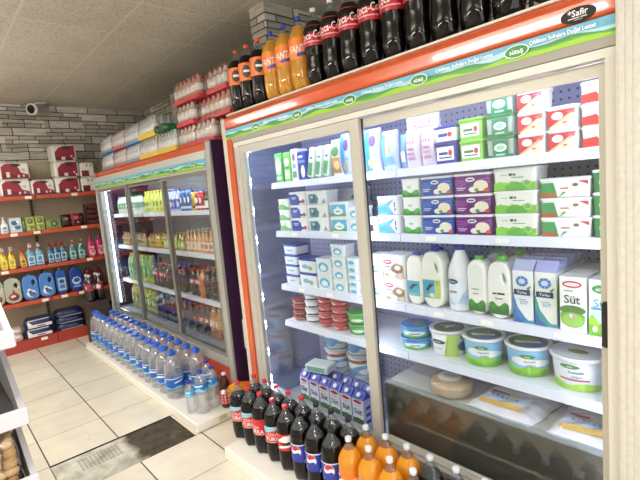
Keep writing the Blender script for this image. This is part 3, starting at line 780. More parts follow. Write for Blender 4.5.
t_grey = tub('cheese_tub', 'tub', .15, .10, .075, 'b5b7c2', 'c4c6d2', [('p', [(.0, .3), (.2, .7), (.45, .5), (.4, .2)], '45464f')])
t_gl = tub('cheese_tub', 'tub', .108, .10, .064, 'f0f4ee', 'eef4ee', [('h', [(-.5+i/10, .45+.2*math.sin(i*.5)) for i in range(11)], 0, '5fae52')] + MARK(0, .8, '7d9a80', .9))
# ---------- boxes on the top shelf
LOGO = lambda c: [('r', -.40, .18, .40, .86, 'f5f6f8'), ('r', -.30, .46, .12, .60, c), ('e', .24, .55, .09, .16, 'c8384a'), ('r', -.3, .28, .3, .35, c)]
t_navybox = tub('cheese_tub', 'tub', .104, .09, .092, '273a92', '232f7c', LOGO('2d3f9a'))
t_bluebox = tub('cheese_tub', 'tub', .104, .09, .062, 'e6ebf6', '2b3f98', [('r', -.30, .36, .12, .62, '2d3f9a'), ('e', .24, .5, .1, .2, 'c8384a')])
t_greenbox = tub('cheese_tub', 'tub', .100, .09, .083, '86c352', '8ccf50', LOGO('4a7a4a'))
t_dkgreen = tub('cheese_tub', 'tub', .105, .09, .079, '9fb0a6', '2c7f46', [('r', -.5, 0, .5, .16, '2f6a44'), ('r', -.28, 0, .34, .95, '2a7d58'), ('e', .03, .55, .24, .22, 'eef4ee'), ('e', .03, .55, .17, .13, '9ad0a8'), ('r', -.15, .12, .2, .22, '9fd6b0')])
t_redbox = tub('cheese_tub', 'tub', .095, .09, .075, 'f4f1ee', 'f2f2f6', [('p', [(-.5, .05), (-.5, .95), (.5, .95)], 'c22f3c'), ('e', -.16, .66, .2, .2, 'f6f2ee'), ('p', [(-.5, .02), (.5, .95), (.5, .80), (-.38, .02)], 'e9c890'), ('e', .2, .24, .24, .14, 'e3d8b6'), ('e', .1, .3, .08, .05, 'd8702f'), ('p', [(.1, .8), (.44, .95), (.44, .7)], 'e06a70')])
t_redwhite = tub('cheese_tub', 'tub', .09, .09, .07, 'f4f2f2', 'f2f4fa', [('p', [(-.5, .04), (-.5, .5), (.1, .6), (.5, .3), (.5, .04)], 'cf3f38'), ('e', .22, .6, .2, .22, 'eef0f4')])
t_ovalbox = box_pack('cheese_box', 'box', .07, .09, .175, '57ad5a', [('e', 0, .55, .38, .3, 'f3f6ee'), ('e', 0, .55, .26, .2, 'd8ead0'), ('r', -.3, .1, .3, .2, 'e8f0d8')], None, .005)
t_greenpk = box_pack('cheese_box', 'box', .066, .09, .172, '6cbf55', [('r', -.35, .1, .35, .4, 'd8efc8'), ('e', 0, .66, .34, .14, 'f0f4ea'), ('r', -.2, .45, .3, .5, '2f7a3e')], None, .005)
t_whitepk = box_pack('cheese_box', 'box', .056, .09, .182, 'eeeef0', [('e', 0, .74, .3, .12, '7b6a9a'), ('r', -.3, .4, .3, .55, '9aa6bc'), ('r', -.35, .1, .35, .3, '7da07c')], None, .005)
t_navypk = box_pack('cheese_box', 'box', .074, .09, .160, '2e3f96', [('e', .1, .3, .25, .22, 'eef0f6'), ('r', -.4, .6, .4, .7, '7f92cf'), ('r', -.35, .78, .2, .86, 'dfe6f6')], None, .005)
t_packet = box_pack('cheese_packet', 'packet', .050, .08, .168, 'cfe0cf', [('r', -.4, .08, .4, .5, '5d9a72'), ('r', -.3, .55, .3, .9, 'eef3f4'), ('r', -.2, .62, .25, .7, '3c6f8a')], None, .008)
t_brownpk = pouch('cheese_pouch', .085, .05, .19, 'ece6dc', [('r', -.4, .08, .4, .5, 'c58f4f'), ('e', 0, .68, .36, .14, '5a8f54'), ('e', .05, .3, .3, .12, 'e8d8a8')])
PUR = [('r', -.5, .04, -.1, .94, '3f8fd0'), ('e', .12, .72, .24, .14, '6a4a8e'), ('e', -.1, .2, .2, .1, 'cfa06a'), ('r', .05, .35, .4, .42, '8fb6dc')]
t_ltblue = pouch('cheese_pouch', .075, .05, .21, 'b9c8e4', PUR)
t_bpouch = pouch('cheese_pouch', .095, .055, .205, 'c2cce6', PUR)
t_bread = pouch('cheese_pouch', .09, .05, .182, 'bccbe4', [('p', [(-.2, .5), (0, .86), (.25, .6), (.1, .42)], 'c9a878'), ('r', -.45, .1, -.25, .9, '4f9fd6'), ('r', -.2, .14, .35, .34, '7fb4de')])
t_small = pouch('cheese_pouch', .042, .04, .155, '7fa8d8', [('r', -.3, .2, .3, .5, 'eaf0f8')])
ZIG = [('p', [(-.34, .62), (-.2, .76), (-.2, .66)], 'd8587a'), ('p', [(-.14, .62), (.0, .76), (.0, .66)], 'd8587a'), ('p', [(.08, .62), (.26, .76), (.22, .64)], 'd8587a'), ('r', -.3, .2, .3, .26, 'd9a0bc'), ('r', -.26, .34, .26, .39, 'd9a0bc'), ('r', -.2, .46, .28, .51, 'cf8fae')]
t_saltbag = pouch('white_food_bag', .078, .06, .165, 'd9cfe0', ZIG, 'bag')
# ---------- third shelf
t_tricol = tub('cheese_tub', 'tub', .140, .12, .115, 'efeff0', 'f0f2f6', [('p', [(-.46, .04), (.46, .04), (.46, .62), (.1, .74), (-.2, .40), (-.46, .30)], 'b9a48e'), ('e', .16, .44, .26, .22, '7d5a44'), ('e', .2, .5, .14, .12, 'e8d8c0'), ('e', -.12, .18, .24, .12, 'efe6d6'), ('e', -.3, .14, .1, .08, '6a8a4a'), ('e', .3, .16, .12, .1, 'd9c8a8'), ('e', -.24, .76, .2, .12, 'b02f44'), ('r', -.36, .74, -.12, .79, 'f0dede'), ('r', -.38, .50, -.1, .56, '4a4a58')], .013)
t_tri_s = tub('cheese_tub', 'tub', .085, .10, .112, 'ecedf0', 'eef0f6', [('p', [(-.4, .2), (.2, .2), (.4, .55), (-.4, .55)], '4f86a6'), ('e', .1, .4, .2, .12, 'e8e0d0')], .013)
t_navylid = tub('cheese_tub', 'tub', .125, .11, .062, 'e9edf4', '2c4aa6', [('r', -.4, .1, .4, .85, 'dfe8f0'), ('r', -.25, .4, .25, .6, '8fb6d6')], .014)
t_navylid2 = tub('cheese_tub', 'tub', .155, .11, .086, 'eceff2', '2c3f9c', [('r', -.4, .1, .4, .8, 'e6eef2'), ('e', -.1, .5, .2, .2, '7fb0d0'), ('e', .2, .4, .14, .2, '8fae7a')], .016)
t_houseb = tub('cheese_tub', 'tub', .125, .10, .090, 'e4eaea', 'e8eef2', [('e', 0, .5, .36, .36, '57b0d6'), ('e', 0, .44, .22, .2, 'eef4f4'), ('p', [(-.2, .5), (0, .74), (.2, .5)], 'eef4f4')])
t_houses = tub('cheese_tub', 'tub', .110, .09, .0655, 'e4eaea', 'e8eef2', [('e', 0, .5, .3, .36, '57b0d6'), ('e', 0, .44, .18, .18, 'eef4f4')])
t_housexs = tub('cheese_tub', 'tub', .075, .07, .0385, 'e6ecec', 'e6ecf0', [('e', 0, .5, .32, .36, '57b0d6')])
SCRIPT = lambda u, v, s, c: [('t', 'süt', u, v, s, c, .4)]
t_b1 = jug('milk_bottle', .088, .07, .243, 'f2f1ea', '2c41a8', [('r', -.40, .18, .36, .47, '49a7c2'), ('p', [(-.3, .33), (-.05, .42), (.3, .40), (.02, .36), (-.2, .28)], '1d3550'), ('r', -.36, .2, .3, .23, '8fcbb0')], False)
t_b2 = jug('milk_jug', .108, .08, .276, 'eef0e4', '2c3ba0', [('r', -.44, .16, .14, .46, '49a7c2'), ('r', .18, .16, .40, .46, 'b9cf5a'), ('p', [(-.3, .3), (-.1, .40), (.1, .38), (-.05, .34), (-.2, .26)], '1d3550'), ('r', -.4, .18, .1, .22, '7fb8a0'), ('e', 0, .21, .12, .04, 'd8e6c8')], True)
def t_ayran_():
    t = T('ayran_bottle', 'bottle'); r = .053
    prof = [(.046, 0), (.052, .006), (.053, .02), (.053, .15), (.051, .175), (.044, .20), (.034, .225), (.026, .245), (.022, .256), (.019, .262), (.019, .268)]
    t.part('bottle', MB().lathe(prof, P('eeeef4', .3), 26))
    t.part('cap', MB().lathe([(.020, .262), (.022, .264), (.022, .284), (.020, .286)], P('3636a4', .35), 16))
    lb = t.part('label', MB().lathe([(.0536, .025), (.0536, .148)], P('e4ecf6', .3), 26, caps=False))
    t.sub(lb, 'print', art('print', [('e', -.12, .86, .26, .09, '20285c'), ('t', 'Torku', -.12, .86, .075, 'f4f4fa', .36), ('t', 'ayran', -.12, .52, .11, '30374f', .5), ('p', [(.1, .1), (.5, .05), (.5, .6), (.3, .45)], 'b8cfe8'), ('p', [(-.6, .05), (0, .05), (-.3, .25)], 'b8cfe8'), ('e', .4, .3, .14, .1, '9dbde0')], 2*r, .123, on_round(.0538, .025), 7))
    return t
t_ayran = t_ayran_()
GH = [('h', [(-.42+.84*i/12, .24+.035*math.sin(i*.8)) for i in range(13)], .07, '2f8a2f'), ('h', [(-.42+.84*i/12, .16+.03*math.sin(i*1.1+2)) for i in range(13)], .07, '1f6a26')]
t_b4 = jug('ayran_bottle', .088, .07, .243, 'f1f1ee', '57ad3a', GH + [('t', 'ayran', -.05, .38, .032, '3a3f3a', .45), ('r', -.22, .445, .12, .46, '7c827c')], False)
t_b5 = jug('ayran_jug', .095, .08, .250, 'f1f1ee', '5fb43c', GH + [('r', -.26, .395, -.1, .42, '2f3430'), ('r', -.06, .395, .26, .425, '2f3430'), ('t', 'Ayran', .0, .335, .036, '2f3430', .55)], True)
FLOWER = [('e', -.02, .80, .3, .1, '2f62b0'), ('e', -.02, .80, .16, .05, 'e8f0fa')] + [('p', [(-.02, .80), (-.02+.3*math.cos(a*PI/4), .80+.1*math.sin(a*PI/4)), (-.02+.3*math.cos(a*PI/4+.25), .80+.1*math.sin(a*PI/4+.25))], '8fb6e6') for a in range(8)]
TK = [('p', [(-.5, 0), (.42, 0), (.1, .10), (-.28, .30), (-.5, .60)], '2f7fc4'), ('p', [(-.5, 0), (.5, 0), (.5, .07), (0, .04)], '3aa0b0'), ('p', [(-.5, 0), (.1, 0), (-.3, .12), (-.5, .3)], '1f63ac')] + FLOWER + [('p', [(.2, .68), (.45, .74), (.3, .62)], '5a8f6a'), ('r', -.42, .54, .38, .645, '1d2656'), ('t', 'Torku', -.02, .592, .05, 'f2f4fa', .6), ('t', 'SÜT', .08, .40, .062, '3f86c8', .5), ('r', -.2, .45, .2, .465, '7fa8a0')]
TKS = [('h', [(-.5+i/10, .62+.2*math.sin(i*.5)) for i in range(11)], 0, '4f9f3a'), ('h', [(-.5+i/10, .25+.1*math.sin(i*.7+1)) for i in range(11)], 0, '2d72b8'), ('e', 0, .84, .3, .07, '3a5fc0')]
t_torku = carton('milk_carton', .076, .07, .240, 'eef2f6', TK, TKS, .038, None, 'b3bce0')
t_torku2 = carton('milk_carton', .076, .07, .240, 'eef0ea', [e if e[-1] != '2f7fc4' else e[:-1] + ('2f9a94',) for e in TK], TKS, .038, None, 'a9afe0')
COW = [('e', .0, .40, .5, .085, '4f7a3a')] + [('h', [(-.46+.92*i/10, .33+.02*math.sin(i)) for i in range(11)], .22, '5f9f3a'), ('e', 0, .22, .46, .14, '7ab648'), ('e', 0, .21, .40, .11, '94c85c'), ('e', 0, .30, .14, .045, 'c8a890'), ('e', -.07, .29, .05, .04, 'f0ece8'), ('r', -.1, .22, -.07, .3, 'c0a088'), ('r', .06, .22, .09, .3, 'c0a088')]
t_sut = carton('milk_carton', .084, .065, .196, 'f3f2f0', COW + [('e', 0, .87, .37, .06, 'b02a3a'), ('e', 0, .87, .30, .035, 'f0d8d8'), ('t', 'Süt', 0, .60, .15, '2c4a40', .62), ('r', -.3, .74, .05, .762, '86947e')], None, 0, None)
t_sut2 = carton('milk_carton', .076, .065, .193, 'eef5f6', [('r', -.5, 0, .5, .42, 'bfe2ee'), ('h', [(-.5+i/12, .30+.07*math.sin(i*.9)) for i in range(13)], 0, '9ccf3c'), ('h', [(-.5+i/12, .16+.06*math.sin(i*1.2+1)) for i in range(13)], 0, '74b72e'), ('e', .02, .84, .38, .08, '3d8f4a'), ('t', 'sütaş', .02, .84, .06, 'f4f8f0', .55), ('t', 'Süt', .02, .60, .14, '5aa4b8', .66, .1), ('r', -.4, .47, .42, .51, '3f9fd0'), ('e', -.25, .12, .1, .05, 'f4f4ee'), ('e', .28, .13, .1, .05, 'f4f4ee')], None, 0, None)
# ---------- fourth shelf
SKYM = [('r', -1.3, .02, 1.3, .97, '86bfe8'), ('h', [(-1.3+2.6*i/30, .36+.06*math.sin(i*.9)) for i in range(31)], .02, '8cc63c'), ('h', [(-1.3+2.6*i/30, .2+.05*math.sin(i*.6+2)) for i in range(31)], .02, '6fb12e')]
CLOUD = [('e', 0, .55, .44, .13, 'f6f8f8'), ('e', -.18, .62, .24, .12, 'f6f8f8'), ('e', .2, .52, .3, .11, 'f6f8f8'), ('e', -.05, .78, .17, .075, '4a8a4a'), ('t', 'sütaş', -.05, .78, .06, 'f2f6ec', .24), ('t', 'Kaymaklı', 0, .60, .075, '4a4a5a', .62), ('t', 'yoğurt', .02, .47, .075, '4a6a8a', .42)]
t_buck = cup('yoghurt_bucket', 'bucket', .084, .124, '8ec2ea', 'e9edf4', SKYM + CLOUD, [('e', 0, 0, .44, .44, '2f6a3a'), ('e', .12, -.1, .30, .28, '3a5f9c'), ('e', -.1, .1, .26, .22, '5a9a4a'), ('p', [(-.3, -.1), (.25, .1), (.3, .0), (-.2, -.22)], 'dfe8e8')], .87, .014, .006, .40)
t_buck_t = cup('yoghurt_bucket', 'bucket', .083, .120, 'f2f2ee', 'eceef2', [('p', [(-.1, .0), (.3, .0), (.35, .97), (.0, .97), (.15, .5)], 'b5d465'), ('e', .62, .42, .36, .28, '3f6fb6'), ('e', .62, .42, .26, .18, '2f4f90'), ('e', -.28, .62, .22, .1, '20285c'), ('t', 'Torku', -.28, .62, .08, 'f2f4fa', .3), ('r', .34, .76, .5, .9, '3f8fb6'), ('r', -.4, .3, -.16, .34, '8a9a8a')], [('e', 0, 0, .42, .42, '46583f'), ('p', [(-.35, .05), (.2, .3), (.38, .1), (-.1, -.1)], '7f8f74'), ('e', .05, -.02, .14, .13, 'cfd6da'), ('e', .2, -.1, .18, .16, '39586c')], .87, .014, .006, .40)
t_buck_w = cup('yoghurt_bucket', 'bucket', .090, .126, 'e6ecf6', 'e8ecf4', [('h', [(-1.3+2.6*i/30, .24+.05*math.sin(i*.9)) for i in range(31)], .0, '9ccc4a'), ('e', -.22, .84, .19, .08, '4a8a4a'), ('t', 'sütaş', -.22, .84, .06, 'f2f6ec', .26), ('t', 'Kaymaklı', -.1, .66, .09, '6a5a6a', .62), ('t', 'yoğurt', -.08, .51, .08, '5a5a78', .42), ('r', -.4, .36, .14, .42, 'b84a5a'), ('e', .44, .42, .1, .1, 'd3dcee'), ('r', .66, .12, .98, .78, 'b8d6ea'), ('r', .68, .66, .96, .78, '3d8a62'), ('r', .7, .2, .94, .3, '4f9fcf')], [('e', .02, 0, .46, .44, 'e1e6ee'), ('e', .0, -.02, .2, .12, '9a9a6a'), ('e', .08, -.02, .11, .09, '8aa04a')], .87, .016, .007, .42)
t_cupb = cup('yoghurt_tub', 'tub', .070, .057, '3f9fd6', '2f86cc', [('r', -.75, .05, .75, .95, '4fabdc'), ('e', .05, .55, .4, .28, 'eef4f4'), ('h', [(-.9+1.8*i/16, .3+.1*math.sin(i*1.1)) for i in range(17)], .02, '62b04a'), ('r', -.1, .46, .25, .58, '4a6a9a'), ('e', -.55, .5, .16, .25, '57b048')], [('e', 0, 0, .42, .42, '2d5fa0'), ('e', .1, .05, .22, .2, '4a8a5a')], .88, .016, .004, .35)
t_maroon = cup('dessert_cup', 'tub', .048, .033, '8a2432', '9c2f3c', [('r', -.6, .3, .4, .6, 'c88a8a')], None, .86, .008, .003, .5)
t_whitec = cup('dessert_cup', 'tub', .055, .045, 'edeef0', 'e8eaf0', [('r', -.3, .25, .3, .55, '43495a'), ('e', .4, .4, .14, .22, '7a8a6a')], None, .86, .010, .003, .5)
t_redc = cup('dessert_cup', 'tub', .052, .046, 'a81f38', 'c23a50', [('r', -.5, .25, .5, .5, 'd7c0b8'), ('e', .1, .35, .18, .2, 'c84a58')], None, .86, .010, .003, .5)
t_greenc = cup('dessert_cup', 'tub', .062, .060, '3f9a3c', '4aa048', [('r', -.6, .3, .6, .6, '2a6a30'), ('e', 0, .45, .3, .18, 'd8e8d0')], None, .86, .012, .003, .5)
t_buck_b = cup('yoghurt_bucket', 'bucket', .085, .165, 'dfe8ee', 'e4e6ea', [('r', -1.2, .75, 1.2, .9, 'b5603a'), ('e', 0, .45, .5, .22, '6fb0dc'), ('e', .05, .4, .28, .12, 'eef3f6'), ('e', -.6, .3, .3, .2, '5f9fd0'), ('e', .7, .35, .3, .2, '4a8fc4')], [('e', 0, 0, .4, .4, '93684c'), ('e', .05, 0, .2, .2, '5a7ab0')], .87, .014, .006, .6)
t_wellc = carton('milk_carton', .084, .075, .232, 'e9eaf0', [('r', -.46, .02, .46, .40, '2c3a2a'), ('e', 0, .30, .40, .13, '4a7a34'), ('e', .05, .12, .34, .09, '3f6a2c'), ('e', 0, .21, .12, .06, '1b1b18'), ('e', 0, .93, .38, .055, 'b42f3c'), ('t', 'Süt', 0, .63, .17, '23262c', .7), ('r', -.3, .8, .2, .82, '9a9aa4')], [('r', -.5, 0, .5, 1.0, 'c9cdf0'), ('r', -.25, .68, .25, .78, '3a46a4'), ('r', -.25, .46, .25, .56, '3a46a4'), ('r', -.25, .25, .25, .35, '3a46a4')], .045, 'f4f4f8', '3a46a8')
# ---------- soft drinks
PSI = [('e', -.22, .60, .25, .34, 'e8ecf4'), ('p', [(-.22+.22*math.cos(a*PI/12), .62+.31*math.sin(a*PI/12)) for a in range(1, 12)] + [(-.30, .62), (-.12, .72)], 'c22a38'), ('p', [(-.22+.22*math.cos(PI+a*PI/12), .55+.31*math.sin(PI+a*PI/12)) for a in range(1, 12)] + [(-.12, .55), (-.30, .46)], '2a3f9c'), ('t', 'pepsi', .36, .3, .16, 'dfe6f8', .4, .9)]
def cola_label(sky): return ([('p', [(-1.5, 1), (-1.5, .70), (-.5, .62), (.2, .80), (.75, 1)], '86c6d6'), ('p', [(1.5, 1), (1.5, .8), (.95, 1)], '86c6d6')] if sky else []) + [('t', 'COLA', -.1, .52, .17, 'f4ece8', .62, -.05), ('t', 'TURKA', -.05, .24, .24, 'fbf6f2', .9, -.05), ('r', -1.5, .0, 1.5, .05, 'e8b8a8')]
t_colasky = soda('cola_bottle', .0545, .350, COLA, 'c3202c', 'c4222a', .122, .212, cola_label(True), turn=.80)
t_colared = soda('cola_bottle', .0545, .350, COLA, 'c3202c', 'c4222a', .122, .212, cola_label(False), turn=.25)
t_colawht = soda('cola_bottle', .0545, .350, COLA, 'c3202c', 'c4222a', .122, .212, [('p', [(-.5, .55), (-.1, .9), (.5, .95), (.4, .65), (0, .5)], 'f6f2ee'), ('p', [(-.4, .42), (.0, .5), (.5, .6), (.5, .45), (.0, .35)], '1d1512'), ('p', [(-.5, .1), (.5, .3), (.3, .38), (-.3, .3)], 'f3e6e0')], turn=.75)
t_pepsi = soda('cola_bottle', .0545, .350, COLA, '17161c', '23339c', .110, .205, PSI + [('r', -1.5, .93, 1.5, 1, 'cfd6ea')], turn=.85)
t_fanta = soda('orangeade_bottle', .0545, .350, ORANGEADE, 'cfd3d2', 'ee7a1c', .132, .208, [('t', 'FANTA', .1, .45, .42, 'f4efe6', .9, .15), ('e', -.6, .5, .22, .3, 'f2f2ea'), ('p', [(-.75, .5), (-.45, .75), (-.42, .55), (-.7, .35)], '2a3f9c'), ('p', [(.5, .1), (.9, .7), (.75, .2)], 'd8302c')], fill=.88, turn=.7)
t_dark = soda('cola_bottle', .0545, .350, COLA, 'cdd0d4', '1d1c22', .140, .212, [('r', -1.0, .35, 1.0, .65, '8a1c28')])
SCR = [('t', 'Coca-Cola', 0, .52, .36, 'f6eaea', 1.25, .12), ('r', -.5, .16, .4, .22, 'e8b0b4')]
t_topcola = soda('cola_bottle', .0550, .366, COLA, 'd9d9d6', 'b3202e', .180, .274, SCR, fill=.84, waist=.06, turn=.62)
t_topfanta = soda('orangeade_bottle', .0550, .366, GOLDADE, '3b46b4', 'ee8430', .148, .250, [('t', 'FANTA', .05, .5, .34, 'f6f2f2', .95, .1), ('p', [(-.1, .1), (.5, .2), (.4, .34), (-.05, .26)], '35459e'), ('e', .5, .5, .1, .1, '5a9a3a')], fill=.85, turn=.62)
t_topbrown = soda('cola_bottle', .0550, .366, COLA, 'e05a2a', 'ee7a3c', .155, .255, [('e', .1, .5, .22, .36, '2a2a2e'), ('r', -.05, .45, .3, .58, 'f2eee8')], fill=.83, turn=.62)
# ---------- water
def water_big():
    t = T('water_bottle', 'water bottle'); r = .070; prof = [(.058, .0), (.068, .006)]
    z = .014
    while z < .10: prof += [(r, z), (r-.0035, z+.009)]; z += .018
    prof += [(r-.001, .112), (r-.001, .185)]; z = .190
    while z < .225: prof += [(r, z), (r-.003, z+.008)]; z += .016
    prof += [(r-.002, .236), (.064, .262), (.054, .285), (.040, .305), (.028, .318), (.024, .323), (.024, .334)]
    t.part('bottle', MB().lathe(prof, WATER, 22))
    lb = t.part('label', MB().lathe([(r+.0006, .076), (r+.0006, .166)], P('1d5cb0', .3), 22, caps=False))
    t.sub(lb, 'print', art('print', [('h', [(-1.5+3*i/30, .14+.08*math.sin(i*.8)) for i in range(31)], .0, '7fc0e0'), ('p', [(-.5, .5), (-.1, .62), (.35, .66), (.3, .78), (-.2, .76), (-.5, .64)], 'eaf4fb'), ('p', [(.8, .5), (1.2, .62), (1.4, .78), (.9, .66)], 'eaf4fb'), ('r', -1.5, .92, 1.5, 1, 'cfe6f4')], 2*r, .080, on_round(r+.0009, .081), 8))
    cp = t.part('cap', MB().lathe([(.029, .326), (.031, .328), (.031, .348), (.028, .351)], P('2b62cf', .35), 18))
    t.sub(cp, 'carry_loop', MB().tube([(.0, -.036, .338), (.0, -.046, .350), (.0, -.034, .362), (.0, 0, .368), (.0, .034, .362), (.0, .046, .350), (.0, .036, .338)], .0045, P('2b62cf', .35), 6))
    return t
t_water5 = water_big()
def water_small(name, r, h, lab, capc, short=False):
    t = T(name, 'water bottle'); prof = [(r*.8, 0), (r*.98, .005)]; z = .012
    while z < h*.50: prof += [(r, z), (r-.002, z+.008)]; z += .016
    prof += [(r, h*.52), (r, h*.74), (r*.92, h*.80), (r*.62, h*.87), (.0145, h*.92), (.0135, h*.945)]
    t.part('bottle', MB().lathe(prof, WATER, 18))
    z0, z1 = (h*.54, h*.73)
    lb = t.part('label', MB().lathe([(r+.0005, z0), (r+.0005, z1)], P(lab, .3), 18, caps=False))
    t.sub(lb, 'print', art('print', [('h', [(-1.5+3*i/30, .32+.15*math.sin(i*.8)) for i in range(31)], .0, '6fc0e4'), ('p', [(-.6, .5), (.6, .7), (.6, .85), (-.6, .62)], 'e4f0f8')], 2*r, z1-z0, on_round(r+.0008, z0), 6))
    t.part('cap', MB().lathe([(.0165, h*.935), (.0175, h*.94), (.0175, h-.001), (.016, h)], P(capc, .35), 14))
    return t
t_water15 = water_small('water_bottle', .044, .300, '2f78c0', '2f2a9c')
t_water05 = water_small('water_bottle', .032, .225, '58b4e4', '2f2a9c')
def redsoda():
    t = T('soda_bottle', 'soda bottle'); r = .036; h = .25
    t.part('bottle', MB().lathe([(r*.8, 0), (r, .006), (r, .16), (r*.9, .185), (r*.5, .22), (.0135, .232), (.0135, .238)], P('3a1410', .2), 18))
    lb = t.part('label', MB().lathe([(r+.0005, .03), (r+.0005, .13)], P('b0232c', .3), 18, caps=False))
    t.sub(lb, 'print', art('print', [('r', -.7+.28*i, .1+.22*j, -.58+.28*i, .22+.22*j, 'eacdc4') for i in range(6) for j in range(4)], 2*r, .1, on_round(r+.0008, .03), 6))
    t.part('cap', MB().lathe([(.0155, .236), (.016, .237), (.016, .249), (.0145, .25)], P('d8dade', .35), 14)); return t
t_redsoda = redsoda()

# ================================================================== WHAT STANDS IN THE NEAR COOLER
FR = 1.634                                                        # front line of the goods, just behind the price rails
SHN = dict(A='top', B='second', C='third', D='fourth')
def jit(a=.012): return (0, 0, random.uniform(-a, a))
def stack(t, sh, yc, n, dep, pitch, desc, ordn=None, x=FR, z=None, grp=None, place='near cooler'):
    """n tubs on one another; dep is the depth of one"""
    z0 = SHELFTOP[sh] + .001 if z is None else z
    for i in range(n):
        pos = (level(i, n) + (' of its %s' % ('pair' if n == 2 else 'stack'))) if n > 1 else 'standing alone'
        t.place('%s, %s, %s shelf' % (desc, pos, SHN[sh]), (x + dep/2 + .004 + random.uniform(0, .003), yc, z0 + i*(pitch + .0008)), grp or '%s shelf tubs' % SHN[sh], jit())
# second shelf
stack(t_sm, 'B', 1.437, 1, .09, 0, 'small white cheese tub by the sliding door stile')
stack(t_bw, 'B', 1.335, 2, .105, .088, 'white cheese tub with a sky-blue wave print')
stack(t_gw, 'B', 1.199, 3, .105, .0825, 'narrow white cheese tub with green hills')
stack(t_blue, 'B', 1.067, 3, .105, .0825, 'royal-blue cheese tub with a food picture')
stack(t_purple, 'B', .902, 3, .105, .0825, 'purple cheese tub with a food picture')
stack(t_big, 'B', .731, 3, .12, .0845, 'large white cheese tub with bright green hills')
stack(t_wide, 'B', .560, 3, .115, .068, 'wide white cheese tub with a green corner')
stack(t_edge, 'B', .430, 3, .10, .074, 'green cheese tub half hidden by the door edge')
stack(t_gl, 'B', 2.14, 3, .10, .064, 'low white cheese tub with a green hill')
stack(t_navyw, 'B', 2.005, 3, .10, .0765, 'white and navy cheese tub with a berry print')
stack(t_teal, 'B', 1.84, 3, .10, .0755, 'white cheese tub with a teal patch and purple disc')
stack(t_house, 'B', 1.672, 2, .10, .080, 'white tub with a house on sky blue')
stack(t_grey, 'B', 1.70, 3, .10, .075, 'grey tub behind the house-print tubs', x=1.765)
stack(t_houses, 'B', 1.555, 2, .09, .0655, 'little white tub with a blue disc behind the stile')
# top shelf
for t, y, d, dep in ((t_ovalbox, 2.15, 'green cheese box with a white oval standing upright', .09), (t_greenpk, 2.068, 'slim green cheese box with pale bands standing upright', .09),
                     (t_whitepk, 2.000, 'slim whitish cheese box with a violet oval', .09), (t_navypk, 1.932, 'navy cheese box standing upright beside the leaning packets', .09)):
    t.place(d + ', top shelf', (FR + dep/2 + .005, y, SHELFTOP['A'] + .001), 'upright boxes on the top shelf', jit())
for i in range(3):
    t_packet.place('green and white cheese packet leaning over, %s of three from the navy box' % ORD[i], (FR + .047 + .004*i, 1.878 - .058*i, SHELFTOP['A'] + .0095), 'leaning packets on the top shelf', (math.radians(15), 0, 0))
t_brownpk.place('white pouch with an orange-brown panel on the top shelf', (FR + .035, 1.660, SHELFTOP['A'] + .001), 'pouches on the top shelf', jit())
for i, (y, x) in enumerate(((1.588, .033), (1.505, .036))):
    t_ltblue.place('pale blue cheese pouch with a violet disc, %s one past the orange-brown pouch' % ORD[i], (FR + x, y, SHELFTOP['A'] + .001), 'pouches on the top shelf', jit())
t_bpouch.place('blue and white pouch with a violet disc beside the sliding door stile', (FR + .035, 1.413, SHELFTOP['A'] + .001), 'pouches on the top shelf', jit())
t_bread.place('white pouch with a bread picture and blue side, top shelf', (FR + .035, 1.312, SHELFTOP['A'] + .001), 'pouches on the top shelf', jit())
t_small.place('small light-blue pouch beside the pink-lettered white bags', (FR + .05, 1.243, SHELFTOP['A'] + .001), 'pouches on the top shelf', jit())
t_saltbag.place('white bag with pink marks standing beside the small blue pouch', (FR + .035, 1.180, SHELFTOP['A'] + .001), 'white bags on the top shelf', jit())
t_saltbag.place('white bag with pink marks standing beside the blue boxes', (FR + .035, 1.099, SHELFTOP['A'] + .001), 'white bags on the top shelf', jit())
t_saltbag.place('white bag with pink marks lying across the two standing bags', (FR + .052, 1.056, SHELFTOP['A'] + .198), 'white bags on the top shelf', (math.radians(-90), 0, 0))
stack(t_navybox, 'A', 1.012, 1, .09, 0, 'navy cheese tub with a white panel under a paler one')
stack(t_bluebox, 'A', 1.010, 1, .09, 0, 'pale tub with a navy lid on the navy tub', z=SHELFTOP['A']+.094)
stack(t_greenbox, 'A', .898, 2, .09, .083, 'light-green cheese tub with a white panel')
stack(t_dkgreen, 'A', .780, 3, .09, .079, 'dark-green cheese tub with a white oval')
stack(t_redbox, 'A', .664, 3, .09, .075, 'red and white cheese tub in the taller stack')
stack(t_redbox, 'A', .562, 2, .09, .075, 'red and white cheese tub in the shorter stack')
stack(t_redwhite, 'A', .460, 3, .09, .07, 'white cheese tub with a red base band')
# third shelf
stack(t_tri_s, 'C', 1.442, 2, .10, .112, 'small white tub with a blue-grey print')
stack(t_tricol, 'C', 1.327, 2, .12, .115, 'white tub with a food picture and maroon badge')
zC = SHELFTOP['C'] + .001
for t, y, dep, d in ((t_b1, 1.209, .07, 'white milk bottle with a navy cap and teal label'), (t_b2, 1.112, .08, 'cream milk jug with a navy cap, teal and lime label'),
                     (t_ayran, .998, .107, 'tall round white ayran bottle with a violet cap'), (t_b4, .899, .07, 'white ayran bottle with a green cap and no handle'), (t_b5, .806, .08, 'white ayran jug with a green cap and loop handle')):
    t.place(d + ', third shelf', (FR + dep/2 + .004, y, zC), 'bottles on the third shelf', jit())
for i, (t, y, d) in enumerate(((t_b1, 1.185, 'white milk bottle with a navy cap in the second row, behind the teal-labelled bottle'), (t_b4, .895, 'white green-capped bottle in the second row behind the handleless ayran bottle'), (t_b5, .80, 'green-capped jug in the second row behind the ayran jug'))):
    t.place(d, (FR + .19, y, zC), 'bottles on the third shelf', jit())
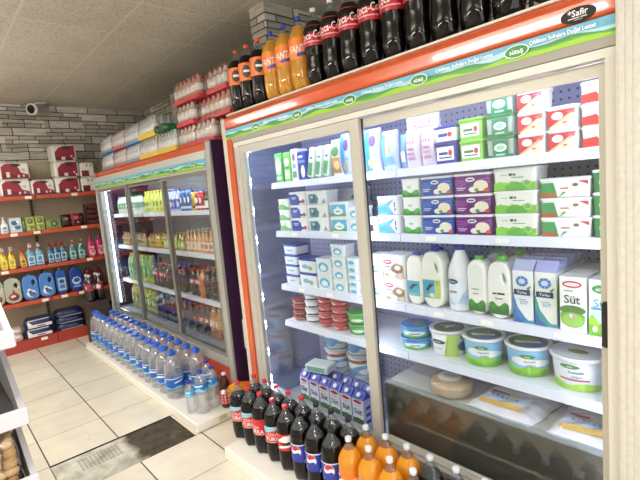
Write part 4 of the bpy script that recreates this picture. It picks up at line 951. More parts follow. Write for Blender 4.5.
for k in range(4):
    rowd = '%s of the file from the front' % ORD[k]
    xx = FR + .040 + .078*k
    t_torku.place('blue and white gabled carton beside the ayran jug, %s' % rowd, (xx, .712, zC), 'gabled milk cartons', jit(.008))
    t_torku2.place('teal and white gabled milk carton next file over, %s' % rowd, (xx, .630, zC), 'gabled milk cartons', jit(.008))
    xx = FR + .027 + .070*k
    t_sut.place('flat-topped milk carton with a cow meadow, %s' % rowd, (xx, .537, zC), 'flat-topped milk cartons', jit(.008))
    t_sut2.place('flat-topped pale-blue milk carton with bright green hills, %s' % rowd, (xx, .449, zC), 'flat-topped milk cartons', jit(.008))
stack(t_navylid, 'C', 2.125, 4, .11, .062, 'white tub with a navy lid at the shelf end')
stack(t_navylid2, 'C', 1.975, 2, .11, .086, 'larger white tub with a navy lid')
stack(t_houseb, 'C', 1.830, 2, .10, .090, 'white tub with a round blue house print')
stack(t_houses, 'C', 1.706, 4, .09, .0655, 'small white tub with a round blue print')
stack(t_housexs, 'C', 1.605, 5, .07, .0385, 'tiny white tub with a blue disc')
# fourth shelf
zD = SHELFTOP['D'] + .001
stack(t_cupb, 'D', 1.27, 2, .145, .057, 'round sky-blue yoghurt tub with a white cloud', x=FR)
for t, x, y, d in ((t_buck_t, 1.742, 1.105, 'round yoghurt bucket with a white, lime and navy print'), (t_buck, 1.728, .926, 'sky-blue yoghurt bucket with a green meadow beside the lime-printed bucket'),
                   (t_buck, 1.742, .742, 'sky-blue yoghurt bucket with a green meadow beside the pale bucket'), (t_buck_w, 1.735, .555, 'pale lavender yoghurt bucket with a green hem, largest in front')):
    t.place(d, (x, y, zD), 'yoghurt buckets on the fourth shelf', jit(.05))
t_buck.place('sky-blue yoghurt bucket standing behind in the second row', (1.935, .84, zD), 'yoghurt buckets on the fourth shelf', (0, 0, .1))
stack(t_maroon, 'D', 2.13, 4, .10, .033, 'maroon dessert cup at the shelf end')
stack(t_whitec, 'D', 2.005, 4, .114, .045, 'white dessert cup with dark lettering')
stack(t_redc, 'D', 1.885, 4, .108, .046, 'crimson dessert cup beside the white cups')
stack(t_redc, 'D', 1.772, 4, .108, .046, 'crimson dessert cup beside the green cups')
stack(t_greenc, 'D', 1.640, 2, .128, .060, 'green dessert cup with a pale band')
# well: cartons and buckets on the floor of the cooler
zW = .161
for r in range(2):
    for i in range(6):
        t_wellc.place('blue-topped milk carton in the %s row of the well, %s from the LED corner' % (('front', 'rear')[r], ORD[i]), (1.70 + .088*r, 2.135 - .0935*i, zW), 'blue-topped milk cartons in the well', jit(.01))
for (x, y, n, w) in ((1.93, 2.08, 3, 'taller'), (1.94, 1.88, 3, 'shorter')):
    for i in range(n):
        t_buck_b.place('white yoghurt bucket with an orange rim, %s of the %s' % (level(i, 3), 'stack at the end wall' if w == 'taller' else 'stack by the door stile'), (x, y, zW + i*.1665), 'yoghurt buckets in the well', (0, 0, .4*i))
# tray: a netted round cheese and bags of white cheese
t = T('round_cheese', 'cheese')
t.part('cheese', MB().lathe([(.03, 0), (.086, .003), (.098, .014), (.099, .028), (.094, .034), (.099, .041), (.097, .053), (.080, .066), (.05, .072), (.02, .073)], P('c9ad8c', .55), 28))
t.part('wrapper', MB().lathe([(.088, .002), (.0998, .014), (.1008, .042), (.0985, .055), (.081, .068), (.051, .0738), (.02, .0748)], FILM, 28))
t.part('label', art('label', [('e', 0, 0, .5, .5, 'eee9e2'), ('r', -.25, .06, .25, .12, '8a9a8a'), ('r', -.2, -.1, .2, -.05, 'b0a8a0')], .11, .11, lambda u, v, e: (v*.95-.012, -u, .0760 + e + v*.04)))
t.place('round tan cheese in clear wrap with a white label on the tray', (1.706, 1.085, .5572), None, (0, 0, .2))
def cheese_bag(w, d, h, seed):
    t = T('cheese_bag', 'bag'); rnd = random.Random(seed); secs = []; n = 26; me = MB()
    def hgt(a, b):
        e = min(1, (1-abs(a))*3.2)*min(1, (1-abs(b))*3.2)
        return h*(.16 + .84*e**.8) + .0022*math.sin(a*9+seed+b*5) + .0018*math.sin(b*17+a*7+seed)
    g = [[(-d/2 + d*j/n + .004*math.sin(i*.33+seed), -w/2 + w*i/n + .004*math.sin(j*.4+seed), hgt(-1+2*i/n, -1+2*j/n)) for j in range(n+1)] for i in range(n+1)]
    vs = [p for r in g for p in r] + [(p[0], p[1], .001) for r in g for p in r]
    k = (n+1)*(n+1); fs = []
    for i in range(n):
        for j in range(n):
            a = i*(n+1)+j; fs += [(a, a+1, a+n+2, a+n+1), (a+k, a+n+1+k, a+n+2+k, a+1+k)]
    for i in range(n):
        for a, b in ((i, i+1), (n*(n+1)+i, n*(n+1)+i+1), (i*(n+1), (i+1)*(n+1)), (i*(n+1)+n, (i+1)*(n+1)+n)): fs.append((a, b, b+k, a+k))
    me.add(vs, fs, P('eceaf2', .22, 0, .5), True); t.part('bag', me)
    mp = lambda u, v, e: (v - .055, -u, hgt(-u/(w/2), (v-.055)/(d/2)) + .0030 + e)
    els = []
    for q in range(12):
        u0 = -.34 + q*.68/12; u1 = u0 + .68/12
        for r_ in range(5): els += [('r', u0, -.20 + .072*r_, u1, -.20 + .072*(r_+1), ('e2b85a', 'cfdcec', 'cfdcec', 'cfdcec', 'c3d6ec')[r_])]
    for q in range(6): els += [('r', -.26+.07*q, .045, -.26+.07*(q+1), .105, 'b8283c') if q < 4 else ('r', -.26+.07*q, .03, -.26+.07*(q+1), .10, 'e8d48a'), ('r', -.2+.075*q, -.07, -.2+.075*q+.045, -.01, '5f86b8')]
    t.part('label', art('label', els, w, d, mp)); return t
t_cb = cheese_bag(.28, .27, .036, 1)
t_cb.place('flat white bag of cheese with a yellow and red label, beside the round cheese', (1.748, .815, .5575), 'white cheese bags on the tray', (0, 0, -.10))
t_cb2 = cheese_bag(.235, .26, .038, 4)
t_cb2.place('flat white bag of cheese with a yellow and red label, at the tray end', (1.744, .516, .5575), 'white cheese bags on the tray', (0, 0, -.02))
t_flat = box_pack('butter_pack', 'pack', .17, .11, .05, 'd9e6e2', [('r', -.4, .2, .4, .8, '7fb0a0')], None, .006)
t_flat.place('flat green-white pack lying on the rear milk cartons', (1.742, 2.05, zW + .2335), None, (0, 0, .25))

# ================================================================== BOTTLES AROUND THE NEAR COOLER
def rowb(seq, x, y0, dy, z, grp, rowname, jx=.0018):
    cnt = {}
    for i, (t, d) in enumerate(seq):
        cnt[d] = cnt.get(d, 0) + 1
        t.place('%s, %s along %s' % (d, ORD[cnt[d]-1], rowname), (x + random.uniform(-jx, jx), y0 - dy*i + random.uniform(-.002, .002), z), grp, (0, 0, random.uniform(-.12, .12)))
cs, cr, cw, pe, fa, dk = (t_colasky, 'cola bottle with a sky-blue and red label'), (t_colared, 'cola bottle with a plain red label'), (t_colawht, 'cola bottle with white script on its red label'), (t_pepsi, 'cola bottle with a blue globe label'), (t_fanta, 'orangeade bottle'), (t_dark, 'dark cola bottle with a grey cap')
zp = .0765
rowb([cs, cs, cr, cs, cw, pe, pe, pe, fa, fa, fa, dk, dk, dk, dk, dk], 1.275, 2.178+.118-.118*0-.118+.118, .1175, zp, 'soft drinks on the near plinth', 'the front row')
rowb([cs, cr, cs, cr, cs, pe, pe, pe, fa, fa, fa, dk, dk, dk, dk, dk], 1.392, 2.296-.118+.118, .1175, zp, 'soft drinks on the near plinth', 'the door row')
lean = t_fanta.place('orangeade bottle leaning in the gap behind the first cola bottles', (1.62, 2.58, .17), 'soft drinks on the near plinth', (0, math.radians(-72), math.radians(8)))
TOPZ = 2.0485
rowb([(t_topbrown, 'roof cola bottle with an orange cap and label')]*3 + [(t_topfanta, 'roof orangeade bottle with a violet-blue cap')]*3 + [(t_topcola, 'roof cola bottle with a crimson label')]*9, 1.556, 2.362, .1195, TOPZ, 'soft drinks on the near cooler roof', 'the orange fascia', .0)
t = T('plastic_crate', 'crate'); m = MB()
for k in range(5): m.box(-.15, .15, -.13, -.12, .012+.05*k, .04+.05*k, BLACK).box(-.15, .15, .12, .13, .012+.05*k, .04+.05*k, BLACK).box(-.15, -.14, -.12, .12, .012+.05*k, .04+.05*k, BLACK).box(.14, .15, -.12, .12, .012+.05*k, .04+.05*k, BLACK)
m.box(-.15, .15, -.13, .13, 0, .012, BLACK)
for sx in (-1, 1):
    for sy in (-1, 1): m.box(sx*.15-.006, sx*.15+.006, sy*.13-.006, sy*.13+.006, .0, .25, BLACK)
t.part('crate_frame', m)
t.part('sticker', MB().box(-.1535, -.1525, -.05, .08, .05, .15, P('c0303a', .4)))
t.place('black slatted plastic crate on the near cooler roof past the last bottle', (1.74, .50, 2.039), None)

# ================================================================== WATER ON THE FAR PLINTH
zw = .0632
for r, (x, y0, n, rn) in enumerate(((1.256, 3.215, 14, 'front'), (1.4005, 3.105, 14, 'rear'))):
    for i in range(n):
        t_water5.place('large water bottle with a blue cap, %s of the %s row from the small bottles' % (ORD[i], rn), (x + random.uniform(-.001, .001), y0 + .1515*i, zw), 'large water bottles', (0, 0, random.uniform(-.8, .8)))
t_water15.place('small water bottle with a violet cap, at the plinth corner', (1.272, 2.80, zw), 'small water bottles', (0, 0, .2))
t_water15.place('small water bottle with a violet cap, middle of the short row of three', (1.366, 2.815, zw), 'small water bottles', (0, 0, -.2))
t_water05.place('half-litre water bottle with a pale blue label in front of the small bottles', (1.215, 2.868, zw), 'small water bottles', (0, 0, .1))
t_redsoda.place('red-labelled soda bottle beside the small water bottles on the far plinth', (1.418, 2.735, zw), None)
t_water15.place('small water bottle with a violet cap, behind the red-labelled soda', (1.40, 2.945, zw), 'small water bottles', (0, 0, .3))

# ================================================================== DRINKS IN THE FAR COOLER
def drink(name, r, h, body, lab, capc, z0=.25, z1=.62, neck=.62, glassy=None, cat='drink', deco=None):
    """a small bottle seen from afar: body, cap, wrap-round label"""
    t = T(name, cat); bm_ = P(body, .15, 0, .8) if not glassy else glassy
    t.part('bottle', MB().lathe([(r*.85, 0), (r, h*.025), (r, h*neck), (r*.86, h*(neck+.08)), (r*.48, h*(neck+.24)), (r*.40, h*.93)], bm_, 14))
    t.part('cap', MB().lathe([(r*.45, h*.92), (r*.47, h*.93), (r*.47, h*.995), (r*.42, h)], P(capc, .35), 12))
    lb = t.part('label', MB().lathe([(r+.0006, h*z0), (r+.0006, h*z1)], P(lab, .35), 14, caps=False))
    if deco: t.sub(lb, 'print', art('print', [('e', -.1, .5, .4, .3, deco), ('e', 1.4, .5, .4, .3, deco)], 2*r, h*(z1-z0), on_round(r+.0009, h*z0), 5))
    return t
def can(name, r, h, col, band, deco):
    t = T(name, 'drink')
    t.part('can', MB().lathe([(r*.8, 0), (r, h*.05), (r, h*.90), (r*.84, h*.985)], P(col, .25, .4), 14))
    t.part('lid', MB().lathe([(r*.85, h*.985), (r*.85, h), (r*.78, h*.99)], P('c9ccd0', .25, .8), 14))
    t.part('label', art('label', [('e', -.1, .55, .3, .16, deco), ('r', -1.2, .12, 1.2, .24, band)], 2*r, h, on_round(r+.0008), 5))
    return t
d_blue = can('slim_can', .030, .165, '3f6fb0', 'c3cfe0', 'e6ecf4'); d_yel = can('drink_can', .033, .148, 'd9bf2e', '3a3a30', '5a4a20'); d_red = can('drink_can', .033, .144, 'c0262c', 'e8dcd8', 'f0e6e2')
d_blk = drink('malt_bottle', .029, .17, '2a1a16', 'e6e2da', 'b8323a', .10, .42, .55); d_coke_s = drink('cola_bottle', .030, .20, '140b0a', 'b8242e', 'c22a30', .35, .62, .62)
d_lime = drink('lemon_soda_bottle', .032, .205, 'c6cf4a', 'dfe07a', 'd9c93a', .2, .6, .6, deco='6aa03a'); d_viol = drink('berry_water_bottle', .031, .19, 'b8bfe0', '4a4fa8', '5a6fc0', .1, .55, .6, deco='cfd6f0')
d_white = drink('yoghurt_drink_bottle', .034, .18, 'e9ece2', '4aa05a', 'd8e0d0', .3, .62, .66, deco='f0f0e6'); d_whiteb = drink('yoghurt_drink_bottle', .034, .18, 'e9ece6', '8ab0a0', '4a9a5a', .3, .62, .66)
d_peach = drink('peach_juice_bottle', .029, .185, 'd9a070', 'eadcc8', 'b9b2a4', .12, .48, .56, deco='d07a5a'); d_green = drink('apple_juice_bottle', .030, .14, '9a8a3a', '9fc05a', 'c8b060', .15, .62, .64, deco='e6e6c0'); d_amber = drink('iced_tea_bottle', .032, .14, 'a87a36', 'c7a84a', '8a6a3a', .15, .62, .64, deco='5a4a2a')
d_cola = drink('cola_bottle', .040, .235, '1a0e0c', 'a0282c', 'b0282e', .42, .66, .66, deco='e8d8d4'); d_or = drink('orangeade_bottle', .040, .235, 'd9742a', 'c85a22', 'd06a30', .40, .64, .66, deco='e8e0c8'); d_pep = drink('cola_bottle', .036, .205, '16142a', '2c4fc0', '3a6fd0', .14, .72, .74, deco='dfe6f6'); d_dkb = drink('cola_bottle', .038, .225, '1c1014', '5a2a30', '3a3a50', .42, .66, .66)
d_lem = drink('lemonade_bottle', .052, .285, '9dbb3a', '5f9a2e', 'd8c83a', .22, .60, .68, deco='d9d95a'); d_lemy = drink('lemonade_bottle', .052, .27, 'b8b83a', '8aa030', '4f8a3a', .22, .60, .68, deco='d8e0a0'); d_bluec = drink('cola_bottle', .044, .24, '1a1216', '3a3f6a', '3a6fd0', .42, .66, .66)
d_tan = drink('iced_tea_bottle', .044, .25, 'b87a4a', 'cfa070', 'd0904a', .36, .64, .66, deco='e0d0b8')
SN = ('top', 'second', 'third', 'bottom')
def far_row(sh, door, dname, y_left, items, pitch=None, xs=(1.668,), grp=None):
    z = (FSH + (.4005,))[sh] + .001 if sh < 3 else .4025
    for r, x in enumerate(xs):
        y = y_left; cnt = {}
        for t, d, p in items:
            cnt[d] = cnt.get(d, 0) + 1
            t.place('%s, %s in line,%s %s shelf, %s door, drinks cooler' % (d, ORD[cnt[d]-1], '' if r == 0 else ' back file,', SN[sh], dname), (x + random.uniform(-.004, .004), y - p/2, z), 'drinks on the %s shelf of the drinks cooler' % SN[sh], (0, 0, random.uniform(-.4, .4)))
            y -= p
X1 = (1.668,); X2 = (1.668, 1.775)
far_row(0, 3, 'near', 3.575, [(d_blue, 'slim blue can', .066)]*3 + [(d_yel, 'yellow can', .072)] + [(d_red, 'red can', .073)]*2 + [(d_blk, 'dark bottle with white label', .068)]*5, xs=X2)
far_row(0, 2, 'middle', 4.395, [(d_lime, 'yellow-green soda bottle', .076)]*6 + [(d_viol, 'pale bottle with violet-blue label', .072)]*5, xs=X2)
far_row(0, 1, 'far', 5.16, [(d_white, 'white bottle with green label', .08)]*5 + [(d_whiteb, 'white bottle with green cap', .08)]*4, xs=X1)
far_row(1, 3, 'near', 3.575, [(d_peach, 'peach juice bottle', .068)]*11, xs=X2)
far_row(1, 2, 'middle', 4.395, [(d_amber, 'amber drink bottle', .074)]*5 + [(d_green, 'green-labelled juice bottle', .072)]*6, xs=X2)
far_row(1, 1, 'far', 5.16, [(d_amber, 'amber tea bottle', .076)]*9, xs=X1)
far_row(2, 3, 'near', 3.575, [(d_cola, 'cola bottle with red label', .088)]*2 + [(d_or, 'orangeade bottle', .088)]*1 + [(d_dkb, 'dark cola bottle', .086)]*3 + [(d_pep, 'cola bottle in blue wrap', .080)]*3, xs=X2)
far_row(2, 2, 'middle', 4.395, [(d_cola, 'cola bottle with red label', .090)]*4 + [(d_bluec, 'dark bottle with blue cap', .094)]*4, xs=X2)
far_row(2, 1, 'far', 5.11, [(d_lem, 'green lemonade bottle', .112)]*6, xs=(1.686,))
far_row(3, 3, 'near', 3.575, [(d_cola, 'cola bottle with red label', .092)]*3 + [(d_tan, 'tan iced-tea bottle', .104)]*3 + [(d_or, 'orangeade bottle', .092)]*2, xs=X2)
far_row(3, 2, 'middle', 4.395, [(d_bluec, 'dark bottle with blue cap', .096)]*8, xs=X2)
far_row(3, 1, 'far', 5.13, [(d_lemy, 'yellow-green lemonade bottle', .114)]*6, xs=(1.686,))

# ================================================================== PACKS ON THE ROOF OF THE FAR COOLER
def shrink_pack(name, nx, ny, r, h, bottle_mesh, base_col, tray_h, cat='drinks pack'):
    t = T(name, cat)
    for i in range(nx):
        for j in range(ny):
            m_ = bottle_mesh
            t.parts.append(['bottle', m_, [], None, ((i-(nx-1)/2)*2.04*r, ((ny-1)/2-j)*2.04*r, .003)])
    hx, hy = nx*1.02*r+.002, ny*1.02*r+.002
    t.part('film', MB().loft([rrect(hx, hy, r*.6, .002), rrect(hx, hy, r*.6, h*.72), rrect(hx*.9, hy*.94, r*.6, h*.9), rrect(hx*.82, hy*.88, r*.5, h+.004)], FILM, True))
    if tray_h: t.part('tray', MB().loft([rrect(hx+.002, hy+.002, .01, 0), rrect(hx+.002, hy+.002, .01, tray_h)], P(base_col, .4)))
    t.hx, t.hy = hx, hy
    return t
_place0 = T.place
def place2(s, label, loc, group=None, rot=(0, 0, 0), scale=None):
    root = empty(s.name, loc, rot)
    for p in s.parts:
        o = link(p[0], p[1], root)
        if len(p) > 4: o.location = p[4]
        for sn, sm in p[2]: link(sn, sm, o)
    return tag(root, label, s.cat, group)
def sodabottle(r, h, body, lab, capc, lo, hi):
    return MB().lathe([(r*.85, 0), (r, .006), (r, h*lo), (r+.0004, h*lo), (r+.0004, h*hi), (r, h*hi), (r, h*.62), (r*.5, h*.82), (r*.36, h*.93), (r*.46, h*.935), (r*.46, h)], P(body, .15, 0, .6), 12,
        [P(body, .15, 0, .6)]*3 + [P(lab, .35)]*2 + [P(body, .15, 0, .6)]*3 + [P(capc, .3)]*2).mesh('bottle')
silver = sodabottle(.030, .165, 'cfd3d6', 'eceef0', 'd5d9dc', .2, .6); silvb = sodabottle(.030, .165, 'd3d8dc', 'e6e9ee', '8fb2d6', .2, .55); silvr = sodabottle(.030, .165, 'd8d6d6', 'e9dfdf', 'b8565c', .2, .55)
redw = sodabottle(.033, .160, 'e6d0ca', 'ece6e2', 'c23a3a', .25, .62); redfr = sodabottle(.033, .160, 'd89a86', 'eae2de', 'c4363a', .28, .60)
pk_y = shrink_pack('drinks_pack', 4, 6, .030, .165, silver, 'dcc04a', .045); pk_b = shrink_pack('drinks_pack', 4, 6, .030, .165, silvb, '5f8fc0', .018); pk_r = shrink_pack('drinks_pack', 4, 6, .030, .165, silvr, 'c0606a', .022)
pk_red = shrink_pack('drinks_pack', 3, 4, .033, .160, redw, 'c9404a', .030); pk_fr = shrink_pack('drinks_pack', 3, 6, .033, .160, redfr, 'c9404a', .022)
RZ = 1.9315
for i, (pk, y, d) in enumerate(((pk_b, 5.02, 'silver bottle pack with a blue base'), (pk_r, 4.64, 'silver bottle pack with a reddish base'), (pk_b, 4.26, 'silver bottle pack with a blue base'), (pk_y, 3.882, 'silver bottle pack with a yellow tray'), (pk_y, 3.498, 'silver bottle pack with a yellow tray'))):
    place2(pk, '%s, lower layer, %s from the back wall' % (d, ORD[i]), (1.672, y, RZ), 'bottle packs on the drinks cooler roof', jit(.02))
for i, (pk, y, d) in enumerate(((pk_b, 5.00, 'silver bottle pack with a blue base'), (pk_r, 4.62, 'silver bottle pack with a reddish base'), (pk_b, 4.245, 'silver bottle pack with a blue base'), (pk_y, 3.865, 'silver bottle pack with a yellow tray'))):
    place2(pk, '%s, upper layer, %s from the back wall' % (d, ORD[i]), (1.672, y, RZ + .1715), 'bottle packs on the drinks cooler roof', jit(.006))
for k, (x, y) in enumerate(((1.66, 3.155), (1.66, 2.872))):
    place2(pk_red, 'red and white bottle pack on the bottom of the tall stack, %s' % ('beside the silver packs' if k == 0 else 'over the purple side'), (x, y, RZ), 'red bottle packs on the drinks cooler roof', jit(.02))
place2(pk_red, 'red and white bottle pack in the middle of the tall stack, beside the silver packs', (1.67, 3.16, RZ + .167), 'red bottle packs on the drinks cooler roof', jit(.02))
place2(pk_fr, 'longer red fruit-drink pack in the middle of the tall stack, over the purple side', (1.72, 2.80, RZ + .167), 'red bottle packs on the drinks cooler roof', jit(.01))
place2(pk_fr, 'red fruit-drink pack on top of the tall stack, beside the pipe', (1.68, 3.12, RZ + .334), 'red bottle packs on the drinks cooler roof', jit(.01))
place2(pk_red, 'smaller red fruit-drink pack on top of the tall stack, nearer the cola bottles', (1.73, 2.755, RZ + .334), 'red bottle packs on the drinks cooler roof', jit(.01))
d_dg = drink('mineral_water_bottle', .032, .21, '1c5a34', '2f8a4a', '1d4a30', .3, .55, .55)
for i, (x, y) in enumerate(((1.62, 3.47), (1.64, 3.545), (1.63, 3.62))):
    d_dg.place('dark green glass bottle lying end-on above the yellow-tray pack, %s from the red packs' % ORD[i], (x - .10, y, RZ + .1715 + .033), 'green bottles on the packs', (0, math.radians(90), 0))

# ================================================================== GOODS ON THE RED SHELVES  (they face the camera side: turned a quarter)
Q = math.radians(90)
YF = 5.902
def shelf_item(t, label, xc, row, dep, grp, z=None, dy=0.0, rz=0.0, rx=0.0):
    zz = (1.7465, 1.3465, .9465, .5615, .1265)[row] if z is None else z
    return t.place(label, (xc, YF + dep/2 + dy, zz), grp, (rx, 0, Q + rz))
PAPER = [('p', [(-.46, .03), (-.46, .74), (-.30, .92), (.02, .95), (.16, .66), (.22, .40), (.48, .26), (.48, .03)], '8e2230'), ('p', [(-.46, .03), (-.46, .4), (-.1, .3), (.48, .12), (.48, .03)], '6a1622'), ('e', .06, .84, .17, .09, '2a2430'), ('r', -.30, .14, -.18, .44, 'e6d8d4'), ('r', .24, .56, .38, .62, '9a8f92'), ('r', .26, .46, .36, .50, '9a8f92'), ('e', .12, .18, .04, .08, 'e6d0cc'), ('e', .30, .2, .04, .08, 'd9b8b4')]
PAPER2 = [('p', [(-.40, .03), (-.40, .55), (-.22, .84), (.02, .94), (.46, .95), (.46, .03)], '8a2030'), ('p', [(-.4, .03), (-.4, .3), (0, .2), (.46, .14), (.46, .03)], '641420'), ('e', .12, .80, .18, .09, '2a2028'), ('r', -.14, .08, .02, .26, 'e8dcd8'), ('e', .3, .3, .04, .06, 'e6d0cc'), ('e', .40, .14, .05, .07, 'e6d0cc')]
ROLLS = [('e', -.18, .76, .06, .06, '2b2a2c'), ('e', .18, .76, .06, .06, '2b2a2c'), ('r', -.45, .06, .2, .46, '8a2232')]
t_tp = box_pack('toilet_paper_pack', 'paper pack', .285, .22, .185, 'e6e2da', PAPER, ROLLS, .018); t_tp2 = box_pack('toilet_paper_pack', 'paper pack', .262, .22, .186, 'e4e0d8', PAPER2, ROLLS, .018); t_tps = box_pack('toilet_paper_pack', 'paper pack', .165, .22, .176, 'e2ded8', [('r', -.45, .05, .1, .45, '7a1e2c'), ('e', -.0, .78, .06, .06, '2b2a2c'), ('e', .3, .78, .06, .06, '2b2a2c')], ROLLS, .018)
gp = 'paper packs on the top red shelf'
shelf_item(t_tp, 'maroon and white paper pack, lower of the pair cut by the picture edge', .830, 0, .22, gp)
shelf_item(t_tp, 'maroon and white paper pack, upper of the pair cut by the picture edge', .845, 0, .22, gp, z=1.7465+.187)
t_tpm = box_pack('toilet_paper_pack', 'paper pack', .235, .22, .170, 'e6e2da', PAPER, None, .018)
shelf_item(t_tpm, 'maroon and white paper pack alone between the two paper stacks', 1.095, 0, .22, gp)
shelf_item(t_tp2, 'maroon paper pack at the bottom of the stack of three', 1.352, 0, .22, gp)
shelf_item(t_tp2, 'maroon paper pack in the middle of the stack of three', 1.366, 0, .22, gp, z=1.7465+.188)
shelf_item(t_tp2, 'maroon paper pack on top of the stack of three', 1.362, 0, .22, gp, z=1.7465+.376)
shelf_item(t_tps, 'white paper pack showing roll ends, lower one beside the drinks cooler', 1.580, 0, .22, gp, dy=.01)
shelf_item(t_tps, 'white paper pack showing roll ends, upper one beside the drinks cooler', 1.588, 0, .22, gp, z=1.7465+.178, dy=.01)
# second row: soaps and boxes
g2 = 'soaps and boxes on the second red shelf'
def pump():
    t = T('soap_pump_bottle', 'soap'); t.part('bottle', MB().loft([rrect(.022, .030, .012, 0), rrect(.024, .033, .014, .012), rrect(.024, .033, .014, .09), rrect(.012, .014, .01, .125)], P('e8ecec', .3), True))
    t.part('pump', MB().lathe([(.014, .125), (.014, .142), (.005, .144), (.005, .172), (.012, .173), (.012, .182)], P('f2f2f0', .3), 12).box(-.036, 0, -.006, .006, .172, .182, P('f2f2f0', .3)))
    t.part('label', art('label', [('r', -.35, .12, .35, .62, 'bcd3de'), ('e', 0, .5, .22, .1, '3d6fa8'), ('r', -.3, .16, .3, .24, '5f9ab8')], .066, .125, on_front(.0245)))
    return t
shelf_item(pump(), 'white soap pump bottle at the picture edge, second red shelf', .668, 1, .05, g2)
t_dbox = box_pack('soap_box', 'box', .112, .10, .165, 'c3d2d8', [('e', -.1, .66, .28, .16, '36597a'), ('e', .12, .34, .3, .14, '3f6a90'), ('e', .2, .72, .14, .1, 'e8eef0'), ('e', -.22, .3, .12, .08, 'e8eef0')], None, .004)
shelf_item(t_dbox, 'pale blue box with dark blue swirls beside the soap pump', .773, 1, .10, g2)
t_gsm = box_pack('soap_box', 'box', .032, .09, .168, '3a6a3c', [('r', -.3, .2, .3, .7, '7aa06a')], None, .004); shelf_item(t_gsm, 'narrow green box squeezed beside the pale blue box', .848, 1, .09, g2, dy=.02)
OLIVE = [('e', 0, .70, .32, .17, '3a4a2a'), ('e', -.05, .72, .2, .09, '8a9a6a'), ('e', .1, .26, .3, .12, '6f7a34'), ('r', -.4, .44, .4, .50, 'c3c78a'), ('e', -.25, .2, .1, .07, 'c9cf9a')]
t_ol = box_pack('olive_soap_box', 'box', .086, .09, .160, '9aa04a', OLIVE, None, .004)
for i, x in enumerate((.912, 1.006)): shelf_item(t_ol, 'upright olive-green soap box, %s from the pale blue box' % ORD[i], x, 1, .09, g2, z=None)
t_olf = box_pack('olive_soap_box', 'box', .155, .10, .118, '6a7a3a', [('e', .05, .5, .2, .3, '2f3a22'), ('e', .05, .5, .1, .15, 'b0a87a'), ('r', -.45, .3, -.2, .7, '8a9a52')], None, .004); shelf_item(t_olf, 'wide dark olive box beside the upright olive boxes', 1.138, 1, .10, g2)
t_redp = pouch('dried_food_packet', .11, .05, .15, '7c2028', [('r', -.3, .15, .3, .5, '3a1a1c'), ('e', 0, .68, .3, .12, 'c05a50'), ('e', .15, .3, .1, .08, 'd8b8a0')], 'packet')
t_blkp = pouch('dried_food_packet', .10, .05, .15, '26201f', [('r', -.3, .2, .3, .45, '5a2a26'), ('e', 0, .65, .3, .12, '8a7a5a')], 'packet')
for i, (t, x, dz, rz, d) in enumerate(((t_blkp, 1.272, 0, .2, 'black packet at the left of the jumbled packets'), (t_redp, 1.312, 0, -.3, 'red packet in the jumble, first after the black one'), (t_redp, 1.385, 0, .25, 'red packet in the jumble, second after the black one'), (t_blkp, 1.44, 0, -.2, 'black packet standing before the dark red boxes'))):
    shelf_item(t, d + ', second red shelf', x, 1, .05, g2, dy=.002 + .055*(i % 2), rz=0)
t_darkb = box_pack('tea_box', 'box', .15, .10, .062, '3a1418', [('r', -.45, .55, .45, .75, '8a3a3a'), ('r', -.3, .2, .3, .4, '5a4a40')], None, .003)
for i in range(4): shelf_item(t_darkb, 'dark red flat box, %s of its stack beside the drinks cooler' % level(i, 4), 1.575, 1, .10, g2, z=1.3465+.0632*i, dy=.01)
# third row: spray cleaners
g3 = 'spray cleaners on the third red shelf'
def spray(name, liq, lab, trig, deco, h=.25, w=.076):
    t = T(name, 'cleaner'); L_ = P(liq, .15, 0, .7)
    t.part('bottle', MB().loft([rrect(.020, w*.46, .014, 0), rrect(.023, w*.5, .016, .01), rrect(.023, w*.5, .016, h*.54), rrect(.018, w*.38, .014, h*.66), rrect(.012, .013, .011, h*.74), rrect(.012, .013, .011, h*.79)], L_, True))
    t.part('label', art('label', [('r', -.42, .08, .42, .80, lab), ('e', 0, .55, .28, .18, deco), ('r', -.3, .16, .3, .30, deco)], w, h*.56, on_front(.0236)))
    tr = MB().loft([[(x, y, z) for x, z in ((.022, h*.795), (-.014, h*.80), (-.040, h*.86), (-.052, h*.93), (-.052, h*.985), (.006, h), (.026, h*.93))] for y in (-.011, .011)], P(trig[0], .4))
    t.part('trigger', tr)
    t.part('nozzle', MB().box(-.062, -.0525, -.008, .008, h*.93, h*.98, P(trig[1], .4)).prism_y([(-.020, h*.80), (-.034, h*.68), (-.028, h*.67), (-.010, h*.79)], -.006, .006, P(trig[1], .4)))
    return t
s_yel = spray('spray_cleaner', 'd3bd2a', 'e0d060', ('e6e2dc', 'b0332e'), 'b89a2a', .25, .066); s_ora = spray('spray_cleaner', 'c98a2a', 'd9c04a', ('b03a34', 'b03a34'), 'a85a2a', .225, .062)
s_blu = spray('spray_cleaner', '5f9fb8', 'b8d0e0', ('e9e6e2', 'b03a3a'), '5a7fb0', .262, .082); s_tea = spray('spray_cleaner', '2f6a88', 'a8c8d8', ('9a2f34', '9a2f34'), '2f5a80', .250, .064); s_teal = spray('spray_cleaner', '3a7f88', 'a8cfd0', ('a0504a', 'c8c4c0'), '3a6a70', .240, .072)
